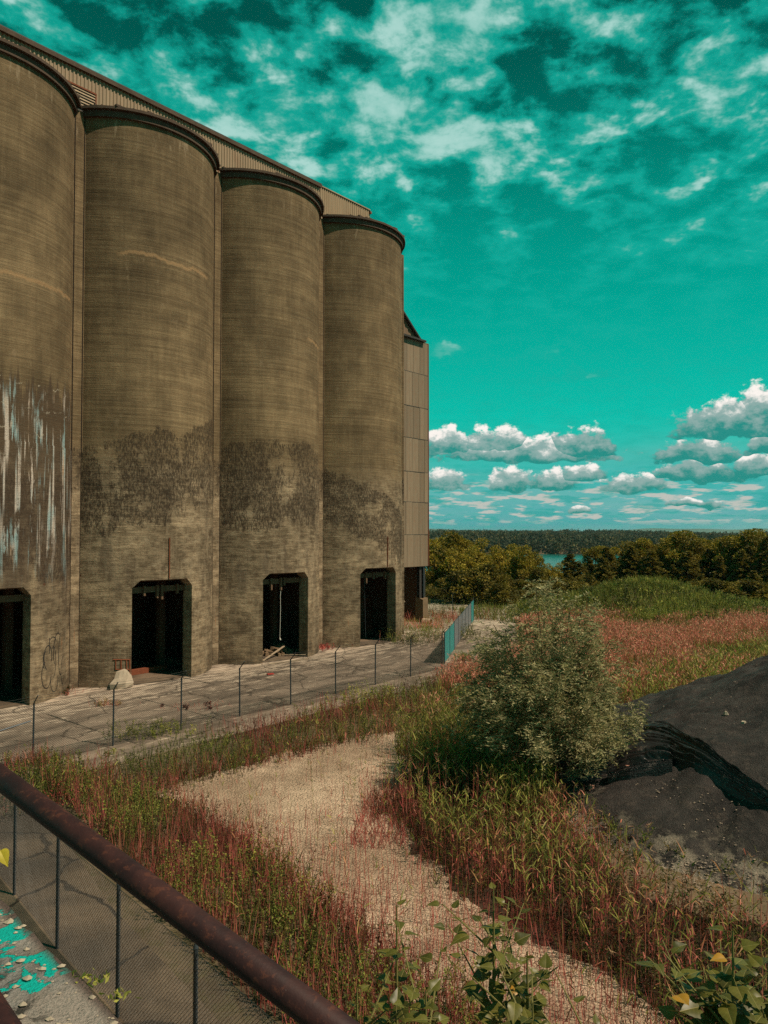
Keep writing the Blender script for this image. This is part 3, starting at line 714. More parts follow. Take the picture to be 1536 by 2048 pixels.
def make_silo(i, tc, label):
    root = empty('concrete_silo', RW(tc, -SC, 0), ROT)
    tag(root, label, 'silo', 'row of concrete silos')
    m = M_SILO[i]
    # upper shell
    A = np.linspace(-AMAX, AMAX, 61); vs_, fs, uv = [], [], []
    zs = [ZL, 18, 23, 28, ZT]
    for a in A:
        for z in zs: vs_.append(arc(SR, a, z)); uv.append((SR * R_(a), z))
    nz_ = len(zs)
    fs = [(k * nz_ + j, (k + 1) * nz_ + j, (k + 1) * nz_ + j + 1, k * nz_ + j + 1) for k in range(60) for j in range(nz_ - 1)]
    uv_build('upper_wall', vs_, fs, uv, m, root)
    # base storey with the doorway cut out of it
    r = SR + .06
    br = [math.degrees(math.asin(x / r)) for x in (DX0, DX0 + DCH, DX1 - DCH, DX1)]
    A = sorted(set([round(a, 4) for a in np.linspace(-AMAX - .3, AMAX + .3, 57)] + [round(b, 4) for b in br]))
    vs_, fs, uv = [], [], []
    def bot(a):
        x = r * math.sin(R_(a))
        if x < DX0 - 1e-3 or x > DX1 + 1e-3: return 0.0
        return DH - max(0, DX0 + DCH - x, x - (DX1 - DCH))
    def col_(a, zb):
        k = len(vs_)
        for z in (zb, max(zb, 5.2) + .8, 10, ZL): vs_.append(arc(r, a, z)); uv.append((r * R_(a), z))
        return k
    for a0, a1 in zip(A[:-1], A[1:]):
        mid = bot((a0 + a1) / 2)
        k0 = col_(a0, 0.0 if mid == 0 else bot(a0)); k1 = col_(a1, 0.0 if mid == 0 else bot(a1))
        for j in range(3): fs.append((k0 + j, k1 + j, k1 + j + 1, k0 + j + 1))
    base = uv_build('base_wall', vs_, fs, uv, m, root)
    led = MB(); led.grid([[arc(SR - .02, a, ZL), arc(SR + .06, a, ZL - .001)] for a in np.linspace(-AMAX, AMAX, 50)])
    led.build('ledge', m_trim, root)
    # door reveal: jambs, chamfers, lintel soffit
    prof = [(DX0, 0), (DX0, DH - DCH), (DX0 + DCH, DH), (DX1 - DCH, DH), (DX1, DH - DCH), (DX1, 0)]
    fy = lambda x: -math.sqrt(r * r - x * x)
    vs_, fs, uv = [], [], []
    for k in range(5):
        (xa, za), (xb, zb) = prof[k], prof[k + 1]; o = len(vs_)
        vs_ += [(xa, fy(xa), za), (xb, fy(xb), zb), (xb, -SR + DT + .15, zb), (xa, -SR + DT + .15, za)]
        uv += [(xa, za), (xb, zb), (xb + 1, zb), (xa + 1, za)]; fs.append((o, o + 1, o + 2, o + 3))
    uv_build('door_reveal', vs_, fs, uv, m, root, False)
    fr = MB()   # inner steel lintel frame
    yb = -SR + DT + .1
    fr.box(DX0 + .02, DX1 - .02, yb - .12, yb + .12, DH - .75, DH - .42)
    fr.build('lintel', m_inner, root)
    for xx in (DX0 + .9, DX0 + 1.75, DX0 + 2.05, DX1 - .6)[:3 + i % 2]:
        MB().box(xx - .06, xx + .06, yb - .3, yb - .14, DH - random.uniform(.8, 1.2), DH - .35).build('hanger_bracket', m_inner, root)
    # dark chamber behind the door
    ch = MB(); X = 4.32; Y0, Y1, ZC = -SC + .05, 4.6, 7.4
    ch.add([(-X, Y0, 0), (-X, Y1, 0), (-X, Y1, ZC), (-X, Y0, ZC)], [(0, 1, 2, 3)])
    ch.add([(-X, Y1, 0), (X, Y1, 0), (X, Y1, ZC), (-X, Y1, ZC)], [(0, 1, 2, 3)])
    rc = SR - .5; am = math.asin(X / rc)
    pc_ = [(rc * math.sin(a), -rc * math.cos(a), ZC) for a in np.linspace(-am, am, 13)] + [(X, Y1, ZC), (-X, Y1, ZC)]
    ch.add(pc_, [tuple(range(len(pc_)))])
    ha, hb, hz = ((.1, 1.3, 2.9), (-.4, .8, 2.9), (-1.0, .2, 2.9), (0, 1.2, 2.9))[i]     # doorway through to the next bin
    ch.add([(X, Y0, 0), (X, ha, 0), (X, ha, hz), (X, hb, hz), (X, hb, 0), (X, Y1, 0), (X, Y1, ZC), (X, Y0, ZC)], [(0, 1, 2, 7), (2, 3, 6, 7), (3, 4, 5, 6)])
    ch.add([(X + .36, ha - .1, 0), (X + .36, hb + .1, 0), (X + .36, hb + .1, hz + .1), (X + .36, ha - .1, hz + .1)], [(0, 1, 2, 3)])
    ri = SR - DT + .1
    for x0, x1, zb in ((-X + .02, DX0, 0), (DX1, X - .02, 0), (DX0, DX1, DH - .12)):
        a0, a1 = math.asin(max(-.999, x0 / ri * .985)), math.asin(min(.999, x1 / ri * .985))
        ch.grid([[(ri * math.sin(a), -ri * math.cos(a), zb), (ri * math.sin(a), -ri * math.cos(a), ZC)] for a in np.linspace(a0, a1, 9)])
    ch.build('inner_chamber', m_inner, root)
    MB().box(1.9, 2.3, -.9, -.5, .03, ZC).build('inner_column', m_inner, root)
    fl = MB(); 
    pf2 = [(q[0] * 1.02, q[1] * (1.04 if k < 13 else 1), .045) for k, q in enumerate(pc_)]; fl.add(pf2, [tuple(range(len(pf2)))])
    fl.build('floor', m_pave, root)
    core = MB(); core.box(-4.70, 4.70, -SC + .12, 7.2, 7.6, ZT + .3); core.build('rear_wall', m_trim, root)
    MB().box(-4.70, 4.70, 7.0, 7.2, 0, 7.55).build('rear_wall', m_trim, root)
    # flat strip between this silo and the next
    w = SS - 2 * SR * math.sin(R_(AMAX)) + .16
    vs_ = [(4.75 - w / 2, -SC - .02, 0), (4.75 + w / 2, -SC - .02, 0), (4.75 + w / 2, -SC - .02, ZT + .2), (4.75 - w / 2, -SC - .02, ZT + .2),
           (4.75 - w / 2, -SC + .4, 0), (4.75 + w / 2, -SC + .4, 0), (4.75 + w / 2, -SC + .4, ZT + .2), (4.75 - w / 2, -SC + .4, ZT + .2)]
    uv_build('pilaster', vs_, [(0, 1, 2, 3), (1, 5, 6, 2), (4, 0, 3, 7), (5, 4, 7, 6)], [(9 + v[0], v[2]) for v in vs_], M_PIL, root, False)
    w2 = SS - 2 * SR * math.sin(R_(AMAX))
    for xj in (4.75 - w2 / 2 + .055, 4.75 + w2 / 2 - .055):
        MB().box(xj - .035, xj + .035, -SC - .024, -SC - .01, 0, ZT - .06).build('joint', m_spall, root)
    # cornice: fascia and cap slab
    def ring(name, r0, r1, z0, z1, mt):
        mb = MB(); g = []
        for a in np.linspace(-AMAX - 1, AMAX + 1, 60):
            g.append([arc(r0, a, z0), arc(r1, a, z0), arc(r1, a, z1), arc(r0, a, z1)])
        mb.grid(g); return mb.build(name, mt, root, False)
    ring('cornice', SR - .1, SR + .17, ZT - .05, ZT + .30, m_cornice)
    cp = ring('cap_slab', SR - .9, SR + .36, ZT + .32, ZT + .47, m_cornice)
    for a in np.arange(-54, 55, 4.5):
        if random.random() < .5:
            p = arc(SR + .2, a + random.uniform(-1, 1), 0); q = random.uniform(.05, .12)
            MB().box(p[0] - q * 2, p[0] + q * 2, p[1] - q, p[1] + q, ZT + .471, ZT + .47 + q).build('mortar_lump', m_cornice, root)
    return root
LBL = ['concrete silo streaked with white and pale blue runs, cut by the left frame edge',
       'full concrete silo beside the streaked one, with a red pipe above its door',
       'third concrete silo along the row, cord hanging in its doorway with planks',
       'last concrete silo of the row, next to the panel-clad tower']
TC = [15.75, 25.25, 34.75, 44.25]
silos = [make_silo(i, TC[i], LBL[i]) for i in range(4)]
def on_silo(i, a, z, off=.0):
    """point on the wall of silo i in that silo's own frame"""
    r = SR + (.06 if z < ZL else 0) + off
    return arc(r, a, z)
# thin rusty pipes above two doors
for i, a, z0, z1 in ((1, -4.0, 5.95, 8.3), (3, 1.0, 5.95, 8.3)):
    MB().tube(on_silo(i, a, z0, .05), on_silo(i, a, z1, .05), .035, 6).build('conduit_pipe', m_rust, silos[i])
# spalled corner with bare reinforcing bars, silo 1
rb = MB()
for (a0, z0, a1, z1) in ((-37, 1.55, -27.3, 1.5), (-35.5, 1.0, -27.3, .95), (-35.5, 1.5, -35.5, 1.0), (-32.5, 1.5, -32.5, 1.0), (-29.5, 1.5, -29.3, 1.0), (-27.6, 1.5, -27.4, .4)):
    rb.tube(on_silo(1, a0, z0, .02), on_silo(1, a1, z1, .02), .035, 5)
rb.build('reinforcing_bars', m_rust, silos[1])
# black outline graffiti on the pier of silo 0 (rounded letter shapes)
def ribbon(i, pts, wdt, mat, parent, name):
    mb = MB(); g = []
    for k, (a, z) in enumerate(pts):
        a2, z2 = pts[min(k + 1, len(pts) - 1)]; a1, z1 = pts[max(k - 1, 0)]
        tx, tz = (a2 - a1) * R_(1) * SR, z2 - z1; l = math.hypot(tx, tz) or 1
        nx, nz2 = -tz / l * wdt / 2, tx / l * wdt / 2
        da = nx / SR / R_(1)
        g.append([on_silo(i, a - da, z - nz2, .006), on_silo(i, a + da, z + nz2, .006)])
    mb.grid(g); return mb
gm = MB()
def loop(ca, cz, ra, rz, t0, t1, n=22): return [(ca + ra * math.cos(R_(t0 + (t1 - t0) * k / n)), cz + rz * math.sin(R_(t0 + (t1 - t0) * k / n))) for k in range(n + 1)]
for pts, w_ in ((loop(27, 2.2, 3.2, .62, -20, 250), .05), (loop(26, 1.35, 3.8, .7, 110, 330), .045), (loop(31.5, 1.9, 2.6, .8, -80, 120), .045), (loop(36, 2.4, 4.2, .95, 60, 220), .05),
                (loop(40, 2.2, 3.0, 1.1, 90, 270), .05), (loop(33, .95, 3.6, .6, 150, 380), .04), (loop(24.5, 2.1, 1.3, .45, 60, 260), .04),
                ([(28, 3.2), (28.1, 2.8), (28, 2.4)], .05), (loop(31, 2.85, 3.2, .35, 20, 140), .045), (loop(44, 1.3, 3.8, .8, 100, 250), .045)):
    t = ribbon(0, pts, w_, None, None, ''); gm.add(t.V, t.Fc)
m_spray = plain('black_spray', (0.02, 0.018, 0.018), .7)
gm.build('graffiti', m_spray, silos[0])
MB().box(3.96, 4.06, -SC - .2, -SC - .05, .1, 26).build('downpipe', m_trim, silos[2]) if False else None

# ------------------------------------------------------------------ rooftop gallery of corrugated sheet
def corrugated(mb, L, z0, z1, pitch=.23, depth=.055, topf=None):
    n = int(L / pitch); g = []
    for k in range(n + 1):
        for f, y in ((0, 0), (.30, 0), (.5, -depth), (.80, -depth)):
            x = (k + f) * pitch
            if x > L: break
            g.append([(x, y, z0), (x, y, topf(x) if topf else z1)])
    mb.grid(g); return mb
GN = 41.5
def gallery(t0, t1, z0, z1, label, eave):
    root = empty('rooftop_gallery', RN(t0, GN, 0), ROT); tag(root, label, 'rooftop shed')
    L = t1 - t0
    corrugated(MB(), L, z0, z1).build('wall_sheeting', m_corr, root)
    MB().box(0, L, .06, 4.2, z0 + .05, z1 - .02).build('shed_body', m_darksteel, root)
    rf = MB(); ov = .20 if eave else .06
    rf.add([(0, -ov, z1), (L + (.12 if eave else 0), -ov, z1), (L + (.12 if eave else 0), 2.1, z1 + .9), (0, 2.1, z1 + .9), (0, 4.6, z1), (L, 4.6, z1),
            (0, -ov, z1 - .06), (L, -ov, z1 - .06), (0, 0.05, z1 - .06), (L, .05, z1 - .06)],
           [(0, 1, 2, 3), (3, 2, 5, 4), (6, 7, 1, 0), (8, 9, 7, 6), (1, 7, 9, 2)])
    rf.build('roof', m_darksteel, root)
    if eave:
        MB().box(0, L + .1, -ov - .02, -ov + .04, z1 - .30, z1 - .07).build('gutter', m_cornice, root)
        for x in np.arange(.5, L, 1.2):
            MB().box(x - .04, x + .04, -ov + .06, -.06, z1 - .22, z1 - .08).build('eave_bracket', m_darksteel, root)
    else:
        MB().box(0, L, -.11, .03, z1 - .03, z1 + .05).build('roof_flashing', m_corr, root)
        MB().box(L - .05, L + .12, -.15, .2, z1 - .3, z1 - .1).build('corner_trim', m_rust, root)
    return root
g0 = gallery(6.0, 40.8, 31.6, 35.85, 'long corrugated shed along the silo tops with dark overhanging eave', True)
g1 = gallery(40.83, 46.7, 31.6, 35.72, 'short corrugated shed above the last silo, without an eave', False)
def louvre(t0, t1, z0, z1, n):
    f = empty('louvre', (t0 - 6.0, -.07, z0)); f.parent = g0
    w, h = t1 - t0, z1 - z0
    fr = MB(); fr.box(-.07, 0, -.06, .04, 0, h); fr.box(w, w + .07, -.06, .04, 0, h); fr.box(-.07, w + .07, -.07, .05, h, h + .09); fr.box(-.07, w + .07, -.07, .05, -.07, 0)
    fr.build('frame', m_rust, f)
    MB().box(0, w, .0, .02, 0, h).build('backing', m_darksteel, f)
    for k in range(n):
        if n > 4 and k == 3: continue
        z = h * (k + .25) / n
        s = MB(); s.add([(0, -.06, z), (w, -.06, z), (w, -.005, z + h / n * .62), (0, -.005, z + h / n * .62), (0, -.05, z - .02), (w, -.05, z - .02)], [(0, 1, 2, 3), (4, 5, 1, 0)])
        s.build('slat', m_corr, f)
    return f
louvre(20.1, 22.15, 32.6, 34.5, 11)
louvre(30.55, 31.0, 32.9, 33.75, 4)

# ------------------------------------------------------------------ panel-clad tower on legs
TN = 44.2
tower = empty('clad_tower', RN(50.0, TN, 0), ROT); tag(tower, 'panel-clad tower raised on legs past the end of the silos', 'tower')
TL = 8.35
zr = [5.34, 8.4, 11.5, 14.4, 17.6, 20.65, 23.9, 27.05]
MB().box(0, TL - .03, .06, 9.0, zr[0] + .05, zr[-1] - .03).build('core', m_darksteel, tower)
pan = {}
for k in range(7):
    edges = [2.0 + (.12 if k % 2 == 0 else -.08)]
    while edges[-1] < TL - .9: edges.append(edges[-1] + .985)
    edges[-1] = TL - (.55 if k % 2 else .62); edges.append(TL)
    for e0, e1 in zip(edges[:-1], edges[1:]):
        mb = MB(); h = zr[k + 1] - zr[k]; w = e1 - e0; g = .014
        # ribbed sheet panel with folded edges
        xs = np.linspace(g, w - g, 9); P = []
        for q, x in enumerate(xs): P.append([(x, -.035 - (.012 if q % 2 else 0), g), (x, -.035 - (.012 if q % 2 else 0), h - g)])
        P = [[(g, .04, g), (g, .04, h - g)]] + P + [[(w - g, .04, g), (w - g, .04, h - g)]]
        mb.grid(P)
        mb.add([(g, -.035, h - g), (w - g, -.035, h - g), (w - g, .04, h - g), (g, .04, h - g)], [(0, 1, 2, 3)])
        o = mb.build('panel', m_clad, tower); o.location = (e0, random.uniform(-.012, .012), zr[k]); o.rotation_euler = (random.uniform(-.002, .002), 0, random.uniform(-.006, .006))
    if k: MB().box(1.9, TL, -.052, -.02, zr[k] - .035, zr[k] + .02).build('seam_flashing', m_darksteel, tower)
MB().box(TL - .02, TL + .06, -.09, .2, zr[0], zr[-1]).build('corner_trim', m_rust, tower)
ro = MB(); ro.box(-.2, TL - .75, -.42, 9.2, zr[-1] - .02, zr[-1] + .16); ro.build('roof_edge', m_darksteel, tower)
ro = MB(); ro.box(TL - .74, TL + .05, -.06, 9.2, zr[-1] - .02, zr[-1] + .05); ro.build('roof_edge', m_clad, tower)
# underside: corner columns, braces, back sheeting
for x, y in ((TL - .95, .35), (TL - .42, .30), (2.2, .35), (TL - .4, 7.5)):
    c = MB(); c.box(x - .16, x + .16, y - .16, y - .12, 2.3, zr[0] + .04); c.box(x - .16, x + .16, y + .12, y + .16, 2.3, zr[0] + .04); c.box(x - .02, x + .02, y - .12, y + .12, 2.3, zr[0] + .04)
    c.build('steel_column', m_darksteel, tower)
MB().tube((TL - .62, .1, 2.4), (TL - .62, .1, zr[0]), .09, 8).build('downpipe', m_zinc, tower)
pier = MB(); s = .43
pier.add([(TL - .7 - s, -.25, 0), (TL - .7 + s, -.25, 0), (TL - .7 + s, .75, 0), (TL - .7 - s, .75, 0), (TL - .7 - s * .95, -.22, 2.15), (TL - .7 + s * .9, -.2, 2.3), (TL - .7 + s * .9, .72, 2.4), (TL - .7 - s * .9, .7, 2.45)],
         [(0, 1, 5, 4), (1, 2, 6, 5), (2, 3, 7, 6), (3, 0, 4, 7), (4, 5, 6, 7)])
pier.build('concrete_pier', m_trim, tower)
MB().tube((3.0, 1.4, 5.2), (TL - 1.9, 1.4, 1.9), .06, 6).build('cross_brace', m_pale, tower)
MB().tube((TL - 1.7, 1.5, 5.2), (3.3, 1.5, 1.2), .06, 6).build('cross_brace', m_pale, tower)
MB().box(0, TL - .3, 3.2, 3.4, 0, zr[0]).build('back_sheeting', m_inner, tower)
MB().box(TL - .16, TL - .06, 1.2, 9.0, 0, zr[0] - .01).build('end_sheeting', m_inner, tower)
MB().box(0, TL - .3, 3.0, 3.18, 2.2, 2.45).build('girder', m_darksteel, tower)
MB().box(0, TL, .1, 9, zr[0], zr[0] + .04).build('soffit', m_darksteel, tower)
# brown gable standing back above the tower
gb = empty('gabled_penthouse', RN(50.0, 47.2, 0), ROT); tag(gb, 'brown gabled penthouse peeping out above the clad tower', 'penthouse')
def gt(x): return 30.75 - (x - 7.6) * .80 if x > 3.2 else 34.27 + (x - 3.2) * .8
corrugated(MB(), 10.45, 26.6, 0, .5, .05, gt).build('gable_wall', m_gable, gb)
rf = MB()
for xa, xb in ((-1.0, 3.2), (3.2, 10.75)):
    za, zb = gt(xa), gt(xb)
    rf.add([(xa, -.4, za + .03), (xb, -.4, zb + .03), (xb, 8, zb + .03), (xa, 8, za + .03), (xa, -.4, za + .24), (xb, -.4, zb + .24), (xb, 8, zb + .24), (xa, 8, za + .24)],
           [(0, 3, 2, 1), (4, 5, 6, 7), (0, 1, 5, 4), (1, 2, 6, 5), (2, 3, 7, 6), (3, 0, 4, 7)])
rf.build('roof', m_darksteel, gb)
MB().box(0, 10.2, .1, 8, 26.6, 28.4).build('penthouse_body', m_gable, gb)

# ------------------------------------------------------------------ fences
def chain_link(P0, P1, h, pitch=.075, r=.004, z0=.05):
    P0 = np.array(P0[:2]); P1 = np.array(P1[:2]); L = float(np.linalg.norm(P1 - P0)); e = (P1 - P0) / L
    nrm = np.array([-e[1], e[0]])
    V, Fi = [], []
    for sgn in (1, -1):
        for k in np.arange(-h, L + h, pitch):
            s0, s1 = k, k + sgn * h; a, b = 0.0, h
            if sgn > 0:
                if s1 <= 0 or s0 >= L: continue
                if s0 < 0: a = -s0; s0 = 0
                if s1 > L: b = h - (s1 - L); s1 = L
            else:
                if s0 <= 0 or s1 >= L: continue
                if s0 > L: a = s0 - L; s0 = L
                if s1 < 0: b = h + s1; s1 = 0
            o = len(V)
            for s, z in ((s0, a), (s1, b)):
                c = P0 + e * s
                for q in range(3):
                    t = 2.0944 * q
                    w = c + nrm * r * math.cos(t) + e * r * math.sin(t) * .7
                    V.append((w[0], w[1], z0 + z + r * math.sin(t) * .7))
            Fi += [(o, o + 1, o + 4, o + 3), (o + 1, o + 2, o + 5, o + 4), (o + 2, o, o + 3, o + 5)]
    mb = MB(); mb.add(V, Fi); return mb

# yard fence, with raked arms and barbed wire
fence = empty('chain_link_fence', RN(13, 28.0, 0)); fl_ = np.array(fence.location)
tag(fence, 'chain-link fence with raked barbed-wire arms running between yard and pond', 'fence')
def loc(p, root): return tuple(np.array(p) - np.array(root.location))
tp = [9.62 + 3.2 * k for k in range(10)]
for k, t in enumerate(tp):
    b = RN(t, 28.0); out = RN(t, 27.66, 2.62)
    pm = MB().tube(loc((b[0], b[1], 0), fence), loc((b[0] + .02 * math.sin(k), b[1], 2.28), fence), .034, 8)
    p = pm.build('post', m_zinc, fence)
    MB().tube(loc((b[0], b[1], 2.26), fence), loc(out, fence), .022, 6).build('raked_arm', m_zinc, fence)
for f in (.3, .65, 1.0):
    pts = []
    for t0, t1 in zip(tp[:-1], tp[1:]):
        for q in range(4):
            t = t0 + (t1 - t0) * q / 4; sag = -.05 * math.sin(math.pi * q / 4)
            pts.append(loc(RN(t, 28.0 - .34 * f, 2.28 + .34 * f + sag), fence))
    MB().path(pts, .005, 3).build('barbed_wire', m_wire, fence)
cl = chain_link(loc(RN(tp[0], 28.0), fence), loc(RN(tp[-1], 28.0), fence), 2.15, .085, .0058); cl.build('wire_mesh', m_wire, fence)['kind'] = 'stuff'
MB().tube(loc(RN(tp[0], 28.0, 2.2), fence), loc(RN(tp[-1], 28.0, 2.2), fence), .006, 4).build('tension_wire', m_wire, fence)
MB().tube(loc(RN(tp[8], 28.0, 1.2), fence), loc(RN(tp[9] - .4, 28.0, .1), fence), .012, 5).build('stay_bar', m_zinc, fence)
MB().tube(loc(RN(tp[0], 28.0, 1.25), fence), loc(RN(tp[1] - .1, 28.0, 1.65), fence), .03, 6).build('brace_rail', m_zinc, fence)

# near fence, below the walkway
A0, A1 = np.array((-1.0, 9.5)), np.array((-13.9, 24.0)); ed = (A1 - A0) / np.linalg.norm(A1 - A0)
near = empty('chain_link_fence', (float(A0[0]), float(A0[1]), 0)); tag(near, 'chain-link fence on plain posts just below the dark handrail', 'fence')
np_ = [(-.75, 9.15), (-2.84, 11.5), (-4.73, 13.55), (-6.76, 15.75), (-8.78, 18.05), (-10.8, 20.3), (-12.8, 22.6)]
for (x, y) in np_:
    q = MB().tube(loc((x, y, 0), near), loc((x, y, 2.34), near), .036, 10); o = q.build('post', m_zinc, near)
    c = MB().tube(loc((x, y, 2.33), near), loc((x, y, 2.40), near), .044, 10, .02); c.build('post_cap', m_zinc, near)
    for z in (.5, 1.0, 1.5, 2.0):
        MB().tube(loc((x, y, z), near), loc((x, y, z + .025), near), .042, 8).build('tie_band', m_wire, near)
for (a, b) in zip(np_[:-1], np_[1:]):
    chain_link(loc((a[0], a[1], 0), near), loc((b[0], b[1], 0), near), 2.2, .072, .0040).build('wire_mesh', m_wire, near)['kind'] = 'stuff'
    MB().tube(loc((a[0], a[1], 2.26), near), loc((b[0], b[1], 2.26), near), .006, 4).build('tension_wire', m_wire, near)

# screened fence: bays of upright plastic slats
m_teal = plain('teal_slats', (0.030, 0.235, 0.235), .5, 0, .3, 3, .4, .05)
m_mauve = plain('faded_slats', (0.165, 0.165, 0.175), .6, 0, .3, 3, .3, .05)
Q0, Q1 = np.array((3.95, 49.2)), np.array((8.75, 73.5))
scr = empty('screened_fence', (3.95, 49.2, 0)); tag(scr, 'fence filled with teal and faded grey slats running away past the bush', 'fence')
nb = 8
for k in range(nb):
    a = Q0 + (Q1 - Q0) * k / nb; b = Q0 + (Q1 - Q0) * (k + 1) / nb; e = (b - a) / np.linalg.norm(b - a); L = float(np.linalg.norm(b - a)); q = np.array((-e[1], e[0]))
    MB().tube(loc((a[0], a[1], 0), scr), loc((a[0], a[1], 2.12), scr), .035, 8).build('post', m_zinc, scr)
    bay = MB()
    for j in range(int(L / .085)):
        s = .03 + j * .085; c = a + e * s; c2 = a + e * (s + .068); zt = 1.98 + random.uniform(-.03, .04); zb = .04 + random.uniform(0, .05)
        pts = [c - q * .006, c2 - q * .006, c2 + q * .006, c + q * .006]
        bay.prism([(p[0] - 3.95, p[1] - 49.2) for p in pts], zb, zt)
    o = bay.build('slat_bay', m_teal if k in (0, 1, 7) else m_mauve, scr)
    o['label'] = 'teal slats' if k in (0, 1, 7) else 'faded grey slats'
    MB().tube(loc((a[0], a[1], 2.03), scr), loc((b[0], b[1], 2.03), scr), .02, 6).build('top_rail', m_zinc, scr)
MB().tube(loc((Q1[0], Q1[1], 0), scr), loc((Q1[0], Q1[1], 2.3), scr), .035, 8).build('post', m_zinc, scr)
# lone post by the far track
x, y = ground_at(905, 1232)
lp = MB().tube((0, 0, 0), (0, 0, 2.2), .035, 8); lp.tube((0, 0, 2.18), (.22, .05, 2.45), .02, 6)
o = lp.build('fence_post', m_zinc); o.location = (x, y, 0); tag(o, 'lone thin fence post with bent top beside the far track', 'post')

# ------------------------------------------------------------------ walkway the photo is taken from
ZP = EYE - 1.70
def _plat(B, p):
    x, y, z = B.sep(p)
    e = B.m('MULTIPLY', B.m('SUBTRACT', 1.74, B.m('ADD', x, y)), .7071)     # metres in from the edge
    al = B.m('MULTIPLY', B.m('SUBTRACT', y, x), .7071)
    n1 = B.noise(p, 3.2, 6, .65, .6); n2 = B.noise(p, 9, 6, .7, .4); n3 = B.noise(p, 60, 3, .7); n4 = B.noise(p, 1.5, 5, .6)
    c = B.mix(B.ss(n1, .38, .62), (0.13, 0.105, 0.088), (0.27, 0.225, 0.195))
    c = B.mix(B.m('MULTIPLY', B.ss(n4, .50, .62), .35), c, (0.19, 0.22, 0.235))
    c = B.v('SCALE', c, None, scale=B.m('MULTIPLY_ADD', n3, 1.0, .5))
    n5 = B.noise(p, 5.0, 6, .6, .5)
    pt = B.m('MULTIPLY', B.ss(n5, .535, .55), B.m('MULTIPLY', B.ss(e, .42, .22), B.ss(al, 2.5, 2.8)))
    c = B.mix(pt, c, B.v('SCALE', (0.0, 0.36, 0.31), None, scale=B.m('MULTIPLY_ADD', n3, .5, .75)))
    dk = B.m('MULTIPLY', B.ss(B.noise(p, 4.5, 7, .74, .8), .51, .565), B.ss(e, .10, .25))
    c = B.mix(B.m('MULTIPLY', dk, .92), c, (0.016, 0.013, 0.010))
    c = B.mix(B.m('MULTIPLY', B.ss(e, .05, .0), .85), c, (0.075, 0.045, 0.038))
    h = B.m('ADD', n3, B.m('ADD', B.m('MULTIPLY', n2, 1.5), B.m('MULTIPLY', pt, .6)))
    return c, h, .9, .02
m_plat = pos_mat('peeling_concrete', _plat, .85, .2)
pl_poly = [(-9, -1.2), (.35, -1.2), (.35, 1.39)]
s = .35
while s > -9:       # broken edge
    pl_poly.append((s + random.uniform(-.006, .006), 1.74 - s + random.uniform(-.012, .012))); s -= random.uniform(.05, .12)
pl_poly.append((-9, 10.74))
pf_ = MB().prism(pl_poly, ZP - .28, ZP).build('walkway_slab', m_plat); tag(pf_, kind='structure')
MB().prism([(-9, -1.1), (.2, -1.1), (.2, 1.3), (-9, 10.4)], 0, ZP - .285).build('retaining_wall', m_trim, pf_)
# pebbles and paint flakes lying on the slab
V, Fi = [], []
def pebble(mb, x, y, z, s):
    a = random.random() * 6.28; pts = []
    for q in range(6):
        t = a + q * 1.047; r = s * random.uniform(.7, 1.15); pts.append((x + r * math.cos(t), y + r * .75 * math.sin(t), z + s * random.uniform(.15, .4)))
    top = (x + random.uniform(-.2, .2) * s, y, z + s * random.uniform(.6, .9)); bot_ = (x, y, z - .2 * s)
    mb.add(pts + [top, bot_], [(q, (q + 1) % 6, 6) for q in range(6)] + [((q + 1) % 6, q, 7) for q in range(6)])
pb = MB()
for _ in range(1300):
    s = random.uniform(-3.4, .1); e = abs(random.gauss(.45, .5)) + .01; x = s - e * .7071; y = 1.74 - s - e * .7071
    pebble(pb, x, y, ZP, random.choice((.006, .008, .011, .015, .02)) * random.uniform(.7, 1.3))
tag(pb.build('loose_gravel', m_rock), 'loose pebbles scattered over the peeling walkway slab', 'gravel', kind='stuff')

# handrail: thick painted pipe, top and lower rail, posts out of frame
rail = empty('handrail', (-2.0, 2.8, ZP)); tag(rail, 'thick dark maroon pipe handrail crossing the lower left corner', 'handrail')
ra, rb_ = np.array((-1.075, 2.10, EYE - .672)), np.array((-.122, 1.43, EYE - .905)); e = (rb_ - ra)
p0, p1 = ra - e * 1.1, rb_ + e * .9
def smooth_tube(name, p, q, r, mat, parent, n=32):
    m_ = MB().tube(loc(p, parent), loc(q, parent), r, n)
    o = m_.build(name, mat, parent); me = o.data
    for poly in me.polygons: poly.use_smooth = len(poly.vertices) == 4
    return o
smooth_tube('top_rail', p0, p1, .0295, m_paint, rail)
la, lb = np.array((-.82, 1.60, EYE - 1.005)), np.array((-.728, 1.50, EYE - 1.005)); le = lb - la
smooth_tube('lower_rail', la - le * 9, lb + le * 6, .030, m_paint, rail)
for q in (p0 + (.02, .0, 0), p1 - e * .1):
    smooth_tube('rail_post', (q[0], q[1], ZP), (q[0], q[1], q[2]), .028, m_paint, rail, 16)
for (k, s_) in ((.30, .0022), (.385, .0026), (.42, .0018), (.70, .002), (.93, .0022)):   # chips in the paint
    c = ra + e * k; ch = MB(); vd_ = np.array((0, 0, EYE)) - c; vd_ /= np.linalg.norm(vd_); pnt = c + vd_ * .0292 + np.array((0, 0, random.uniform(-.01, .012)))
    pebble(ch, 0, 0, 0, s_); o = ch.build('paint_chip', m_white, rail); o.location = loc(pnt, rail)

